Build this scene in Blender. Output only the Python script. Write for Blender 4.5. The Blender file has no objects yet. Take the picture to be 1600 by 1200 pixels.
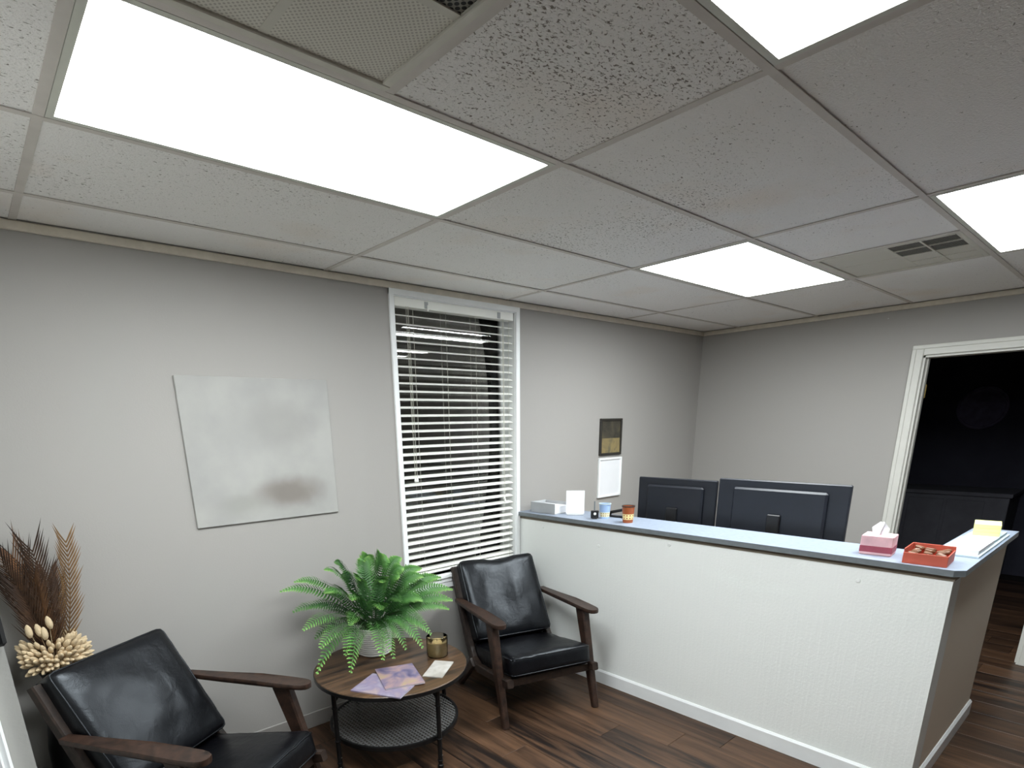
import bpy, bmesh, math, random
from mathutils import Vector, Matrix, noise
random.seed(7)
PI = math.pi
sc = bpy.context.scene
COL = sc.collection

# ---------------------------------------------------------------- camera, world, exposure
H = 2.376                      # ceiling height
EYE = 1.637
cam_d = bpy.data.cameras.new('camera')
cam = bpy.data.objects.new('camera', cam_d); COL.objects.link(cam)
yaw, pit, rol = 0.70886, -0.2913, -0.02124
fw = Vector((math.sin(yaw)*math.cos(pit), math.cos(yaw)*math.cos(pit), math.sin(pit)))
rt = Vector((math.cos(yaw), -math.sin(yaw), 0.0)); up = rt.cross(fw)
r2 = math.cos(rol)*rt + math.sin(rol)*up
u2 = -math.sin(rol)*rt + math.cos(rol)*up
M = Matrix((( r2.x, u2.x, -fw.x, 0), (r2.y, u2.y, -fw.y, 0), (r2.z, u2.z, -fw.z, EYE), (0, 0, 0, 1)))
cam.matrix_world = M
cam_d.sensor_width = 36.0; cam_d.sensor_fit = 'HORIZONTAL'
cam_d.lens = 904.74/1600*36
cam_d.shift_x = (800-750.98)/1600
cam_d.shift_y = (934.87-600)/1600
cam_d.clip_start = 0.02
sc.camera = cam

wd = bpy.data.worlds.new('night'); sc.world = wd; wd.use_nodes = True
wd.node_tree.nodes['Background'].inputs[0].default_value = (0.30, 0.32, 0.36, 1)
wd.node_tree.nodes['Background'].inputs[1].default_value = 0.45
vs = sc.view_settings
vs.view_transform = 'Standard'; vs.look = 'None'; vs.gamma = 1; vs.use_curve_mapping = False
vs.exposure = 0.0
try:
    sc.cycles.use_denoising = True
    sc.cycles.max_bounces = 12; sc.cycles.diffuse_bounces = 6
except Exception: pass
PANEL_STRENGTH = 24.0
PANEL_COLOUR = (0.93, 0.985, 1.0)

# ---------------------------------------------------------------- materials
def s2l(c):
    return tuple(((v/255)/12.92 if v/255 <= .04045 else ((v/255+.055)/1.055)**2.4) for v in c)
class NT:
    def __init__(s, name):
        s.m = bpy.data.materials.new(name); s.m.use_nodes = True
        s.t = s.m.node_tree; s.b = s.t.nodes['Principled BSDF']; s.out = s.t.nodes['Material Output']
    def n(s, typ, **kw):
        o = s.t.nodes.new(typ)
        for k, v in kw.items():
            if k.startswith('_'): setattr(o, k[1:], v)
            else: o.inputs[k.replace('__', ' ')].default_value = v
        return o
    def l(s, a, b): s.t.links.new(a, b)
    def bset(s, **kw):
        for k, v in kw.items(): s.b.inputs[k.replace('__', ' ')].default_value = v
        return s
def rgba(c): return (c[0], c[1], c[2], 1)
def mat(name, col, rough=.6, metal=0, spec=.5, nscale=0, namt=.0, bump=0, bscale=60, **kw):
    """plain surface with optional noise colour variation and noise bump; colour is sRGB 0-255"""
    c = s2l(col); t = NT(name)
    t.bset(Base__Color=rgba(c), Roughness=rough, Metallic=metal)
    t.b.inputs['Specular IOR Level'].default_value = spec
    tc = t.n('ShaderNodeTexCoord')
    if nscale:
        nz = t.n('ShaderNodeTexNoise', Scale=nscale, Detail=6.0, Roughness=.6); t.l(tc.outputs['Object'], nz.inputs['Vector'])
        rp = t.n('ShaderNodeValToRGB'); t.l(nz.outputs['Fac'], rp.inputs[0])
        rp.color_ramp.elements[0].position = .3; rp.color_ramp.elements[1].position = .7
        rp.color_ramp.elements[0].color = rgba([v*(1-namt) for v in c]); rp.color_ramp.elements[1].color = rgba([min(1, v*(1+namt)) for v in c])
        t.l(rp.outputs[0], t.b.inputs['Base Color'])
    if bump:
        nb = t.n('ShaderNodeTexNoise', Scale=bscale, Detail=4.0); t.l(tc.outputs['Object'], nb.inputs['Vector'])
        bp = t.n('ShaderNodeBump', Strength=bump, Distance=.003); t.l(nb.outputs['Fac'], bp.inputs['Height']); t.l(bp.outputs[0], t.b.inputs['Normal'])
    return t.m
def wood(name, dark, light, axis_scale=(1, 30, 30), rough=.5, scale=3.0, bump=.15, coord='Object', rnd=False, spec=.4):
    t = NT(name); t.bset(Roughness=rough); t.b.inputs['Specular IOR Level'].default_value = spec
    tc = t.n('ShaderNodeTexCoord'); mp = t.n('ShaderNodeMapping'); mp.inputs['Scale'].default_value = axis_scale
    t.l(tc.outputs[coord], mp.inputs['Vector'])
    if rnd:
        oi = t.n('ShaderNodeObjectInfo'); cb = t.n('ShaderNodeCombineXYZ'); mu = t.n('ShaderNodeMath', _operation='MULTIPLY'); mu.inputs[1].default_value = 60
        t.l(oi.outputs['Random'], mu.inputs[0]); t.l(mu.outputs[0], cb.inputs[0]); t.l(mu.outputs[0], cb.inputs[1]); t.l(cb.outputs[0], mp.inputs['Location'])
    nz = t.n('ShaderNodeTexNoise', Scale=scale, Detail=8.0, Roughness=.62, Distortion=.4); t.l(mp.outputs[0], nz.inputs['Vector'])
    rp = t.n('ShaderNodeValToRGB'); t.l(nz.outputs['Fac'], rp.inputs[0])
    e = rp.color_ramp.elements; e[0].position = .32; e[1].position = .7
    e[0].color = rgba(s2l(dark)); e[1].color = rgba(s2l(light))
    if rnd:
        ad = t.n('ShaderNodeMath', _operation='MULTIPLY_ADD'); ad.inputs[1].default_value = .22; ad.inputs[2].default_value = -.11
        t.l(oi.outputs['Random'], ad.inputs[0]); a2 = t.n('ShaderNodeMath', _operation='ADD'); t.l(nz.outputs['Fac'], a2.inputs[0]); t.l(ad.outputs[0], a2.inputs[1])
        t.l(a2.outputs[0], rp.inputs[0])
    t.l(rp.outputs[0], t.b.inputs['Base Color'])
    bp = t.n('ShaderNodeBump', Strength=bump, Distance=.002); t.l(nz.outputs['Fac'], bp.inputs['Height']); t.l(bp.outputs[0], t.b.inputs['Normal'])
    return t.m

def tile_material():
    t = NT('ceiling_tile_fibre'); t.bset(Roughness=.95); t.b.inputs['Specular IOR Level'].default_value = .1
    tc = t.n('ShaderNodeTexCoord'); oi = t.n('ShaderNodeObjectInfo')
    ad = t.n('ShaderNodeVectorMath', _operation='ADD'); t.l(tc.outputs['Object'], ad.inputs[0]); 
    cb = t.n('ShaderNodeCombineXYZ'); mu = t.n('ShaderNodeMath', _operation='MULTIPLY'); mu.inputs[1].default_value = 37
    t.l(oi.outputs['Random'], mu.inputs[0]); t.l(mu.outputs[0], cb.inputs[0]); t.l(mu.outputs[0], cb.inputs[1]); t.l(cb.outputs[0], ad.inputs[1])
    # fissures: short dark pits, denser on some tiles
    mp = t.n('ShaderNodeMapping'); mp.inputs['Rotation'].default_value = (0, 0, .6); mp.inputs['Scale'].default_value = (1, 1.7, 1); t.l(ad.outputs[0], mp.inputs['Vector'])
    n1 = t.n('ShaderNodeTexNoise', Scale=88.0, Detail=3.0, Roughness=.55, Distortion=.8); t.l(mp.outputs[0], n1.inputs['Vector'])
    n2 = t.n('ShaderNodeTexNoise', Scale=150.0, Detail=2.0); t.l(ad.outputs[0], n2.inputs['Vector'])
    n3 = t.n('ShaderNodeTexNoise', Scale=1.6, Detail=2.0); t.l(ad.outputs[0], n3.inputs['Vector'])
    th = t.n('ShaderNodeMath', _operation='MULTIPLY_ADD'); th.inputs[1].default_value = .26; t.l(n3.outputs['Fac'], th.inputs[0])
    dn = t.n('ShaderNodeMath', _operation='MULTIPLY_ADD'); dn.inputs[1].default_value = .14; dn.inputs[2].default_value = -.235; dc = t.n('ShaderNodeSeparateColor'); t.l(oi.outputs['Color'], dc.inputs[0]); t.l(dc.outputs[0], dn.inputs[0]); t.l(dn.outputs[0], th.inputs[2])
    sm = t.n('ShaderNodeMath', _operation='ADD'); t.l(n1.outputs['Fac'], sm.inputs[0]); t.l(th.outputs[0], sm.inputs[1])
    r1 = t.n('ShaderNodeValToRGB'); t.l(sm.outputs[0], r1.inputs[0])
    r1.color_ramp.elements[0].position = .585; r1.color_ramp.elements[1].position = .68
    base = s2l((240, 238, 236)); pit_ = s2l((128, 122, 114))
    r1.color_ramp.elements[0].color = rgba(base); r1.color_ramp.elements[1].color = rgba(pit_)
    # faint brown water mark patches
    n4 = t.n('ShaderNodeTexNoise', Scale=2.2, Detail=3.0); t.l(ad.outputs[0], n4.inputs['Vector'])
    r4 = t.n('ShaderNodeValToRGB'); t.l(n4.outputs['Fac'], r4.inputs[0]); r4.color_ramp.elements[0].position = .55; r4.color_ramp.elements[1].position = .75
    r4.color_ramp.elements[0].color = (1, 1, 1, 1); r4.color_ramp.elements[1].color = (.97, .92, .87, 1)
    mx = t.n('ShaderNodeMix', _data_type='RGBA', _blend_type='MULTIPLY'); mx.inputs[0].default_value = 1
    t.l(r1.outputs[0], mx.inputs[6]); t.l(r4.outputs[0], mx.inputs[7]); t.l(mx.outputs[2], t.b.inputs['Base Color'])
    iv = t.n('ShaderNodeMath', _operation='MULTIPLY_ADD'); iv.inputs[1].default_value = -1.2; iv.inputs[2].default_value = 1
    t.l(r1.outputs['Alpha'], iv.inputs[0])
    s2 = t.n('ShaderNodeMath', _operation='MULTIPLY_ADD'); s2.inputs[1].default_value = -.5; t.l(sm.outputs[0], s2.inputs[0]); t.l(n2.outputs['Fac'], s2.inputs[2])
    bp = t.n('ShaderNodeBump', Strength=.55, Distance=.006); t.l(s2.outputs[0], bp.inputs['Height']); t.l(bp.outputs[0], t.b.inputs['Normal'])
    return t.m

def perforated_material(name, sheet, hole, pitch, fill):
    t = NT(name); t.bset(Roughness=.6); t.b.inputs['Specular IOR Level'].default_value = .2
    tc = t.n('ShaderNodeTexCoord'); mp = t.n('ShaderNodeMapping'); mp.inputs['Scale'].default_value = (1/pitch, 1/pitch, 1); mp.inputs['Rotation'].default_value = (0, 0, PI/4)
    t.l(tc.outputs['Object'], mp.inputs['Vector'])
    fr = t.n('ShaderNodeVectorMath', _operation='FRACTION'); t.l(mp.outputs[0], fr.inputs[0])
    sb = t.n('ShaderNodeVectorMath', _operation='SUBTRACT'); sb.inputs[1].default_value = (.5, .5, 0); t.l(fr.outputs[0], sb.inputs[0])
    mk = t.n('ShaderNodeVectorMath', _operation='MULTIPLY'); mk.inputs[1].default_value = (1, 1, 0); t.l(sb.outputs[0], mk.inputs[0])
    ln = t.n('ShaderNodeVectorMath', _operation='LENGTH'); t.l(mk.outputs[0], ln.inputs[0])
    lt = t.n('ShaderNodeMath', _operation='LESS_THAN'); lt.inputs[1].default_value = fill; t.l(ln.outputs['Value'], lt.inputs[0])
    mx = t.n('ShaderNodeMix', _data_type='RGBA'); t.l(lt.outputs[0], mx.inputs[0]); mx.inputs[6].default_value = rgba(s2l(sheet)); mx.inputs[7].default_value = rgba(s2l(hole))
    t.l(mx.outputs[2], t.b.inputs['Base Color'])
    bp = t.n('ShaderNodeBump', Strength=.4, Distance=.002); bp.invert = True; t.l(lt.outputs[0], bp.inputs['Height']); t.l(bp.outputs[0], t.b.inputs['Normal'])
    return t.m

def emit(name, col, strength):
    t = NT(name); t.bset(Base__Color=(.8, .8, .8, 1), Roughness=.5)
    t.b.inputs['Emission Color'].default_value = rgba(col); t.b.inputs['Emission Strength'].default_value = strength
    return t.m

def glass(name, tint=(1, 1, 1), ior=1.5, rough=0.0):
    t = NT(name); nt = t.t; nt.nodes.remove(t.b)
    fz = t.n('ShaderNodeFresnel', IOR=ior); tr = t.n('ShaderNodeBsdfTransparent'); tr.inputs[0].default_value = rgba(tint)
    gl = t.n('ShaderNodeBsdfGlossy', Roughness=rough); ms = t.n('ShaderNodeMixShader')
    t.l(fz.outputs[0], ms.inputs[0]); t.l(tr.outputs[0], ms.inputs[1]); t.l(gl.outputs[0], ms.inputs[2]); t.l(ms.outputs[0], t.out.inputs[0])
    return t.m

def plaster(name, col, streak=False):
    t = NT(name); t.bset(Base__Color=rgba(s2l(col)), Roughness=.75); t.b.inputs['Specular IOR Level'].default_value = .25
    tc = t.n('ShaderNodeTexCoord'); 
    nz = t.n('ShaderNodeTexNoise', Scale=160.0 if not streak else 90.0, Detail=4.0); t.l(tc.outputs['Object'], nz.inputs['Vector'])
    bp = t.n('ShaderNodeBump', Strength=.12, Distance=.003)
    if streak:
        mp = t.n('ShaderNodeMapping'); mp.inputs['Scale'].default_value = (60, 60, 2.2); t.l(tc.outputs['Object'], mp.inputs['Vector'])
        n2 = t.n('ShaderNodeTexNoise', Scale=1.0, Detail=3.0); t.l(mp.outputs[0], n2.inputs['Vector'])
        ad = t.n('ShaderNodeMath', _operation='MULTIPLY_ADD'); ad.inputs[1].default_value = 1.6; t.l(n2.outputs['Fac'], ad.inputs[0]); t.l(nz.outputs['Fac'], ad.inputs[2]); t.l(ad.outputs[0], bp.inputs['Height'])
        bp.inputs['Strength'].default_value = .4
    else: t.l(nz.outputs['Fac'], bp.inputs['Height'])
    t.l(bp.outputs[0], t.b.inputs['Normal'])
    return t.m

def leather_material():
    t = NT('black_leather'); t.bset(Roughness=.36); t.b.inputs['Specular IOR Level'].default_value = .36; t.b.inputs['Specular Tint'].default_value = (.86, .93, 1, 1)
    tc = t.n('ShaderNodeTexCoord')
    nz = t.n('ShaderNodeTexNoise', Scale=7.0, Detail=6.0, Roughness=.6); t.l(tc.outputs['Object'], nz.inputs['Vector'])
    rp = t.n('ShaderNodeValToRGB'); t.l(nz.outputs['Fac'], rp.inputs[0])
    rp.color_ramp.elements[0].color = rgba(s2l((4, 4, 6))); rp.color_ramp.elements[1].color = rgba(s2l((11, 11, 15)))
    t.l(rp.outputs[0], t.b.inputs['Base Color'])
    rr = t.n('ShaderNodeMapRange'); rr.inputs[3].default_value = .24; rr.inputs[4].default_value = .44; t.l(nz.outputs['Fac'], rr.inputs[0]); t.l(rr.outputs[0], t.b.inputs['Roughness'])
    vo = t.n('ShaderNodeTexVoronoi', Scale=260.0); t.l(tc.outputs['Object'], vo.inputs['Vector'])
    n2 = t.n('ShaderNodeTexNoise', Scale=14.0, Detail=3.0, Distortion=.6); t.l(tc.outputs['Object'], n2.inputs['Vector'])
    ad = t.n('ShaderNodeMath', _operation='MULTIPLY_ADD'); ad.inputs[1].default_value = .08; t.l(vo.outputs['Distance'], ad.inputs[0]); t.l(n2.outputs['Fac'], ad.inputs[2])
    bp = t.n('ShaderNodeBump', Strength=.22, Distance=.012); t.l(ad.outputs[0], bp.inputs['Height']); t.l(bp.outputs[0], t.b.inputs['Normal'])
    return t.m

def leaf_material(name, stops, rough=.5, noise_amt=.25):
    """colour runs along the leaf (UV x: 0 stem, 1 tip)"""
    t = NT(name); t.bset(Roughness=rough); t.b.inputs['Specular IOR Level'].default_value = .3
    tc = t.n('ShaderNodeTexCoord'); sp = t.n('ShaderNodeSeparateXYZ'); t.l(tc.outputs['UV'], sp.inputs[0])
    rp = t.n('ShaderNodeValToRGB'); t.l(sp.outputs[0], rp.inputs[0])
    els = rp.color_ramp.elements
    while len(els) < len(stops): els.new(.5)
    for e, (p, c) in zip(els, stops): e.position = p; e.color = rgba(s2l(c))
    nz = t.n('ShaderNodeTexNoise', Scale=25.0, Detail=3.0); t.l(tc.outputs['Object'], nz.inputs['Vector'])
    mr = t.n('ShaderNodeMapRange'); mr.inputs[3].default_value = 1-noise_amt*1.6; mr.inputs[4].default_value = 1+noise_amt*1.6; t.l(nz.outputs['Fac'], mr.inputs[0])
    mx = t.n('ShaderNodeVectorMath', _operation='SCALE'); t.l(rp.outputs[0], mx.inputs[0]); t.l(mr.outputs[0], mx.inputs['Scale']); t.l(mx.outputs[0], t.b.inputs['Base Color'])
    return t.m

def canvas_material():
    t = NT('pale_canvas_print'); t.bset(Roughness=.85)
    tc = t.n('ShaderNodeTexCoord'); 
    nz = t.n('ShaderNodeTexNoise', Scale=5.0, Detail=5.0); t.l(tc.outputs['Object'], nz.inputs['Vector'])
    base = t.n('ShaderNodeValToRGB'); t.l(nz.outputs['Fac'], base.inputs[0])
    base.color_ramp.elements[0].position = .35; base.color_ramp.elements[1].position = .65
    base.color_ramp.elements[0].color = rgba(s2l((156, 155, 152))); base.color_ramp.elements[1].color = rgba(s2l((166, 165, 161)))
    prev = base.outputs[0]
    for (cx, cz, rx, rz, colr, amt) in ((.10, -.20, .17, .085, (112, 103, 96), .75), (-.14, -.25, .12, .06, (140, 140, 133), .5), (.08, .12, .20, .12, (142, 140, 137), .5)):
        mp = t.n('ShaderNodeMapping', _vector_type='POINT'); mp.inputs['Location'].default_value = (-cx/rx, 0, -cz/rz); mp.inputs['Scale'].default_value = (1/rx, 0, 1/rz)
        ds = t.n('ShaderNodeVectorMath', _operation='MULTIPLY_ADD'); ds.inputs[1].default_value = (.12, 0, .12); t.l(nz.outputs['Color'], ds.inputs[0]); t.l(tc.outputs['Object'], ds.inputs[2])
        s3 = t.n('ShaderNodeVectorMath', _operation='SUBTRACT'); s3.inputs[1].default_value = (.06, 0, .06); t.l(ds.outputs[0], s3.inputs[0]); t.l(s3.outputs[0], mp.inputs['Vector'])
        ln = t.n('ShaderNodeVectorMath', _operation='LENGTH'); t.l(mp.outputs[0], ln.inputs[0])
        mr = t.n('ShaderNodeMapRange', _interpolation_type='SMOOTHSTEP'); mr.inputs[1].default_value = .35; mr.inputs[2].default_value = 1.35; mr.inputs[3].default_value = amt; mr.inputs[4].default_value = 0; t.l(ln.outputs['Value'], mr.inputs[0])
        mx = t.n('ShaderNodeMix', _data_type='RGBA'); t.l(mr.outputs[0], mx.inputs[0]); t.l(prev, mx.inputs[6]); mx.inputs[7].default_value = rgba(s2l(colr)); prev = mx.outputs[2]
    t.l(prev, t.b.inputs['Base Color'])
    return t.m

def band_print(name, body, band, motif, z0, z1, n):
    """cup body with a printed band of square motifs between local heights z0 and z1"""
    t = NT(name); t.bset(Roughness=.35)
    tc = t.n('ShaderNodeTexCoord'); sp = t.n('ShaderNodeSeparateXYZ'); t.l(tc.outputs['Object'], sp.inputs[0])
    g0 = t.n('ShaderNodeMath', _operation='GREATER_THAN'); g0.inputs[1].default_value = z0; t.l(sp.outputs[2], g0.inputs[0])
    g1 = t.n('ShaderNodeMath', _operation='LESS_THAN'); g1.inputs[1].default_value = z1; t.l(sp.outputs[2], g1.inputs[0])
    gm = t.n('ShaderNodeMath', _operation='MULTIPLY'); t.l(g0.outputs[0], gm.inputs[0]); t.l(g1.outputs[0], gm.inputs[1])
    at = t.n('ShaderNodeMath', _operation='ARCTAN2'); t.l(sp.outputs[0], at.inputs[0]); t.l(sp.outputs[1], at.inputs[1])
    m1 = t.n('ShaderNodeMath', _operation='MULTIPLY'); m1.inputs[1].default_value = n/(2*PI); t.l(at.outputs[0], m1.inputs[0])
    m2 = t.n('ShaderNodeMath', _operation='MULTIPLY'); m2.inputs[1].default_value = 2/(z1-z0); 
    sz = t.n('ShaderNodeMath', _operation='SUBTRACT'); sz.inputs[1].default_value = z0; t.l(sp.outputs[2], sz.inputs[0]); t.l(sz.outputs[0], m2.inputs[0])
    def inner(src):
        f = t.n('ShaderNodeMath', _operation='FRACT'); t.l(src, f.inputs[0])
        a = t.n('ShaderNodeMath', _operation='SUBTRACT'); a.inputs[1].default_value = .5; t.l(f.outputs[0], a.inputs[0])
        b = t.n('ShaderNodeMath', _operation='ABSOLUTE'); t.l(a.outputs[0], b.inputs[0])
        c = t.n('ShaderNodeMath', _operation='LESS_THAN'); c.inputs[1].default_value = .24; t.l(b.outputs[0], c.inputs[0]); return c.outputs[0]
    mm = t.n('ShaderNodeMath', _operation='MULTIPLY'); t.l(inner(m1.outputs[0]), mm.inputs[0]); t.l(inner(m2.outputs[0]), mm.inputs[1])
    x1 = t.n('ShaderNodeMix', _data_type='RGBA'); t.l(mm.outputs[0], x1.inputs[0]); x1.inputs[6].default_value = rgba(s2l(band)); x1.inputs[7].default_value = rgba(s2l(motif))
    x2 = t.n('ShaderNodeMix', _data_type='RGBA'); t.l(gm.outputs[0], x2.inputs[0]); x2.inputs[6].default_value = rgba(s2l(body)); t.l(x1.outputs[2], x2.inputs[7])
    t.l(x2.outputs[2], t.b.inputs['Base Color'])
    return t.m

def cover_print(name, cols):
    """soft magazine-cover print: blotches of the given colours"""
    t = NT(name); t.bset(Roughness=.3)
    tc = t.n('ShaderNodeTexCoord'); vo = t.n('ShaderNodeTexNoise', Scale=9.0, Detail=3.0, Distortion=.8); t.l(tc.outputs['Object'], vo.inputs['Vector'])
    rp = t.n('ShaderNodeValToRGB'); t.l(vo.outputs['Fac'], rp.inputs[0]); els = rp.color_ramp.elements
    while len(els) < len(cols): els.new(.5)
    for i, (e, c) in enumerate(zip(els, cols)): e.position = .3+.4*i/(len(cols)-1); e.color = rgba(s2l(c))
    t.l(rp.outputs[0], t.b.inputs['Base Color'])
    return t.m

MT = dict(
    wallend=plaster('grey_wall_lightened', (186, 185, 180)),  # same wall paint, lightened: missing light on the wall end put into colour
    wall=plaster('grey_wall_paint', (160, 157, 153)),
    counter=plaster('white_counter_plaster', (238, 240, 237), True),
    doorwhite=mat('off_white_door_paint', (204, 203, 196), .45, nscale=8, namt=.03),
    counterend=plaster('counter_bounce_tint', (232, 220, 203)),  # warm light bounced off the floor, put into the end panel's colour
    white=mat('white_gloss_paint', (238, 240, 240), .4, nscale=8, namt=.03),
    trim=mat('cream_wall_angle', (206, 198, 184), .6, nscale=20, namt=.08),
    vinyl=mat('grey_vinyl_base', (146, 142, 138), .5, nscale=10, namt=.05),
    tile=tile_material(),
    grid=mat('ceiling_grid_paint', (206, 200, 194), .7, nscale=15, namt=.05),
    plenum=mat('plenum_board', (90, 86, 80), .9, nscale=5, namt=.1),
    plank=wood('walnut_plank', (24, 17, 14), (96, 70, 51), (22, 1.6, 8), .42, 1.0, .12, rnd=True, spec=.35),
    subfloor=mat('dark_subfloor', (24, 17, 13), .8, nscale=6, namt=.2),
    lightframe=mat('troffer_frame', (205, 206, 196), .5, nscale=9, namt=.03),
    diffuser=emit('light_diffuser', PANEL_COLOUR, PANEL_STRENGTH),
    vent=mat('vent_metal', (204, 201, 190), .5, nscale=12, namt=.05),
    perf=perforated_material('vent_perforated_sheet', (216, 213, 203), (182, 178, 168), .0085, .30),
    perfdark=perforated_material('vent_perforated_dark', (126, 124, 116), (12, 12, 14), .0125, .40),
    leather=leather_material(),
    chairwood=wood('dark_walnut_frame', (27, 19, 15), (64, 45, 36), (14, 14, 14), .42, 2.0, .1),
    rail=wood('dark_walnut_rail', (24, 18, 15), (54, 41, 34), (14, 14, 14), .45, 2.0, .1),
    tabletop=wood('rustic_table_top', (28, 21, 16), (106, 80, 57), (2, 20, 8), .30, 1.3, .15),
    blackmetal=mat('black_metal', (34, 34, 35), .38, .6, nscale=30, namt=.2),
    mesh=mat('grey_wire_mesh', (116, 116, 115), .4, .35, nscale=30, namt=.1),
    silver=mat('screw_metal', (190, 190, 188), .3, 1, nscale=40, namt=.05),
    brass=mat('brass_hinge', (132, 112, 66), .35, .9, nscale=40, namt=.1),
    slat=mat('white_blind_slat', (244, 244, 238), .45, nscale=6, namt=.02),
    cord=mat('blind_cord', (205, 203, 190), .8, nscale=40, namt=.05),
    glass=glass('window_glass'),
    tumbler=glass('smoky_glass', (.93, .91, .86)),
    siding=mat('night_siding', (108, 104, 88), .8, nscale=4, namt=.15, bump=.3, bscale=30),
    ground=mat('night_ground', (50, 52, 44), .95, nscale=5, namt=.3),
    roomshade=mat('dark_room_painted_shade', (66, 66, 78), .95, spec=.1, nscale=4, namt=.1),  # darkness of the unlit room put into its wall and ceiling colour
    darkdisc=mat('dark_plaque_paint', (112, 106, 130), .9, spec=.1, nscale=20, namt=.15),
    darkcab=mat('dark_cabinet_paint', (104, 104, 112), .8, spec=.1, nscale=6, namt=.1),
    laminate=mat('pale_grey_laminate', (138, 148, 164), .45, nscale=40, namt=.10),
    lamedge=mat('grey_laminate_edge', (112, 118, 122), .5, nscale=30, namt=.1),
    strip=mat('brown_counter_strip', (126, 116, 102), .7, nscale=20, namt=.1),
    monitor=mat('monitor_plastic', (26, 30, 39), .45, nscale=15, namt=.1),
    monitor2=mat('monitor_plastic_darker', (20, 23, 31), .45, nscale=15, namt=.1),
    desk=mat('desk_laminate', (120, 108, 94), .5, nscale=12, namt=.1),
    paper=mat('white_paper', (228, 229, 232), .7, nscale=6, namt=.02),
    greyplastic=mat('grey_plastic', (168, 170, 172), .5, nscale=10, namt=.05),
    blueframe=mat('pale_blue_card', (188, 205, 212), .6, nscale=8, namt=.03),
    yellow=mat('yellow_note_paper', (226, 226, 150), .7, nscale=8, namt=.04),
    red=mat('red_orange_card', (186, 86, 66), .55, nscale=8, namt=.12),
    sweets=mat('brown_snack_wrappers', (112, 74, 48), .5, nscale=40, namt=.4),
    pink=mat('pink_tissue_card', (214, 172, 176), .6, nscale=16, namt=.14),
    crimson=mat('crimson_card', (150, 66, 82), .55, nscale=16, namt=.14),
    blackplastic=mat('black_plastic', (20, 20, 22), .4, nscale=20, namt=.1),
    whitedot=mat('white_enamel_dot', (235, 235, 232), .4, nscale=20, namt=.02),
    cupblue=band_print('blue_cup_print', (158, 184, 220), (232, 222, 186), (150, 132, 92), .012, .040, 14),
    cuporange=band_print('terracotta_cup_print', (160, 84, 44), (244, 226, 160), (170, 96, 52), .020, .052, 11),
    cupdark=mat('dark_cup_rim', (50, 36, 30), .5, nscale=20, namt=.2),
    frame_black=mat('dark_picture_frame', (40, 37, 32), .5, nscale=20, namt=.15),
    photo_dark=cover_print('dark_photo_print', [(42, 40, 36), (66, 62, 52), (96, 88, 66)]),
    photo_tan=cover_print('tan_photo_print', [(112, 100, 66), (140, 124, 84), (96, 90, 72)]),
    pot=mat('white_ribbed_ceramic', (208, 206, 203), .5, nscale=18, namt=.05),
    soil=mat('dark_moss', (28, 32, 20), .95, nscale=40, namt=.4),
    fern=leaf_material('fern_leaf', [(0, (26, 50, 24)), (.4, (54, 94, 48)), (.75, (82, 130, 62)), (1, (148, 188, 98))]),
    fern_dark=leaf_material('fern_leaf_painted_shade', [(0, (20, 40, 20)), (.5, (34, 68, 34)), (1, (78, 118, 54))]),  # same leaf darkened: shade on lower and rear fronds put into the colour
    palm_dark=leaf_material('dried_palm_dark', [(0, (52, 35, 24)), (.5, (66, 46, 32)), (1, (34, 25, 22))], .7, .4),
    palm_warm=leaf_material('dried_palm_warm', [(0, (84, 56, 34)), (.5, (104, 72, 46)), (1, (66, 46, 34))], .7, .4),
    palm_tan=leaf_material('dried_palm_tan', [(0, (74, 54, 34)), (.5, (112, 84, 52)), (1, (122, 96, 66))], .7, .35),
    bunny=mat('bunny_tail_fluff', (204, 184, 152), .95, spec=.1, nscale=30, namt=.14, bump=.8, bscale=220),
    wax=mat('golden_wax', (216, 198, 152), .55, nscale=25, namt=.15),
    canvas=canvas_material(),
    mag1=cover_print('violet_magazine_cover', [(58, 55, 88), (104, 97, 122), (150, 126, 128), (160, 142, 104)]),
    mag2=cover_print('pale_magazine_cover', [(158, 154, 164), (126, 116, 140), (164, 146, 140)]),
    leaflet=cover_print('white_leaflet_cover', [(192, 190, 186), (172, 168, 162), (140, 134, 128)]),
)

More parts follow.
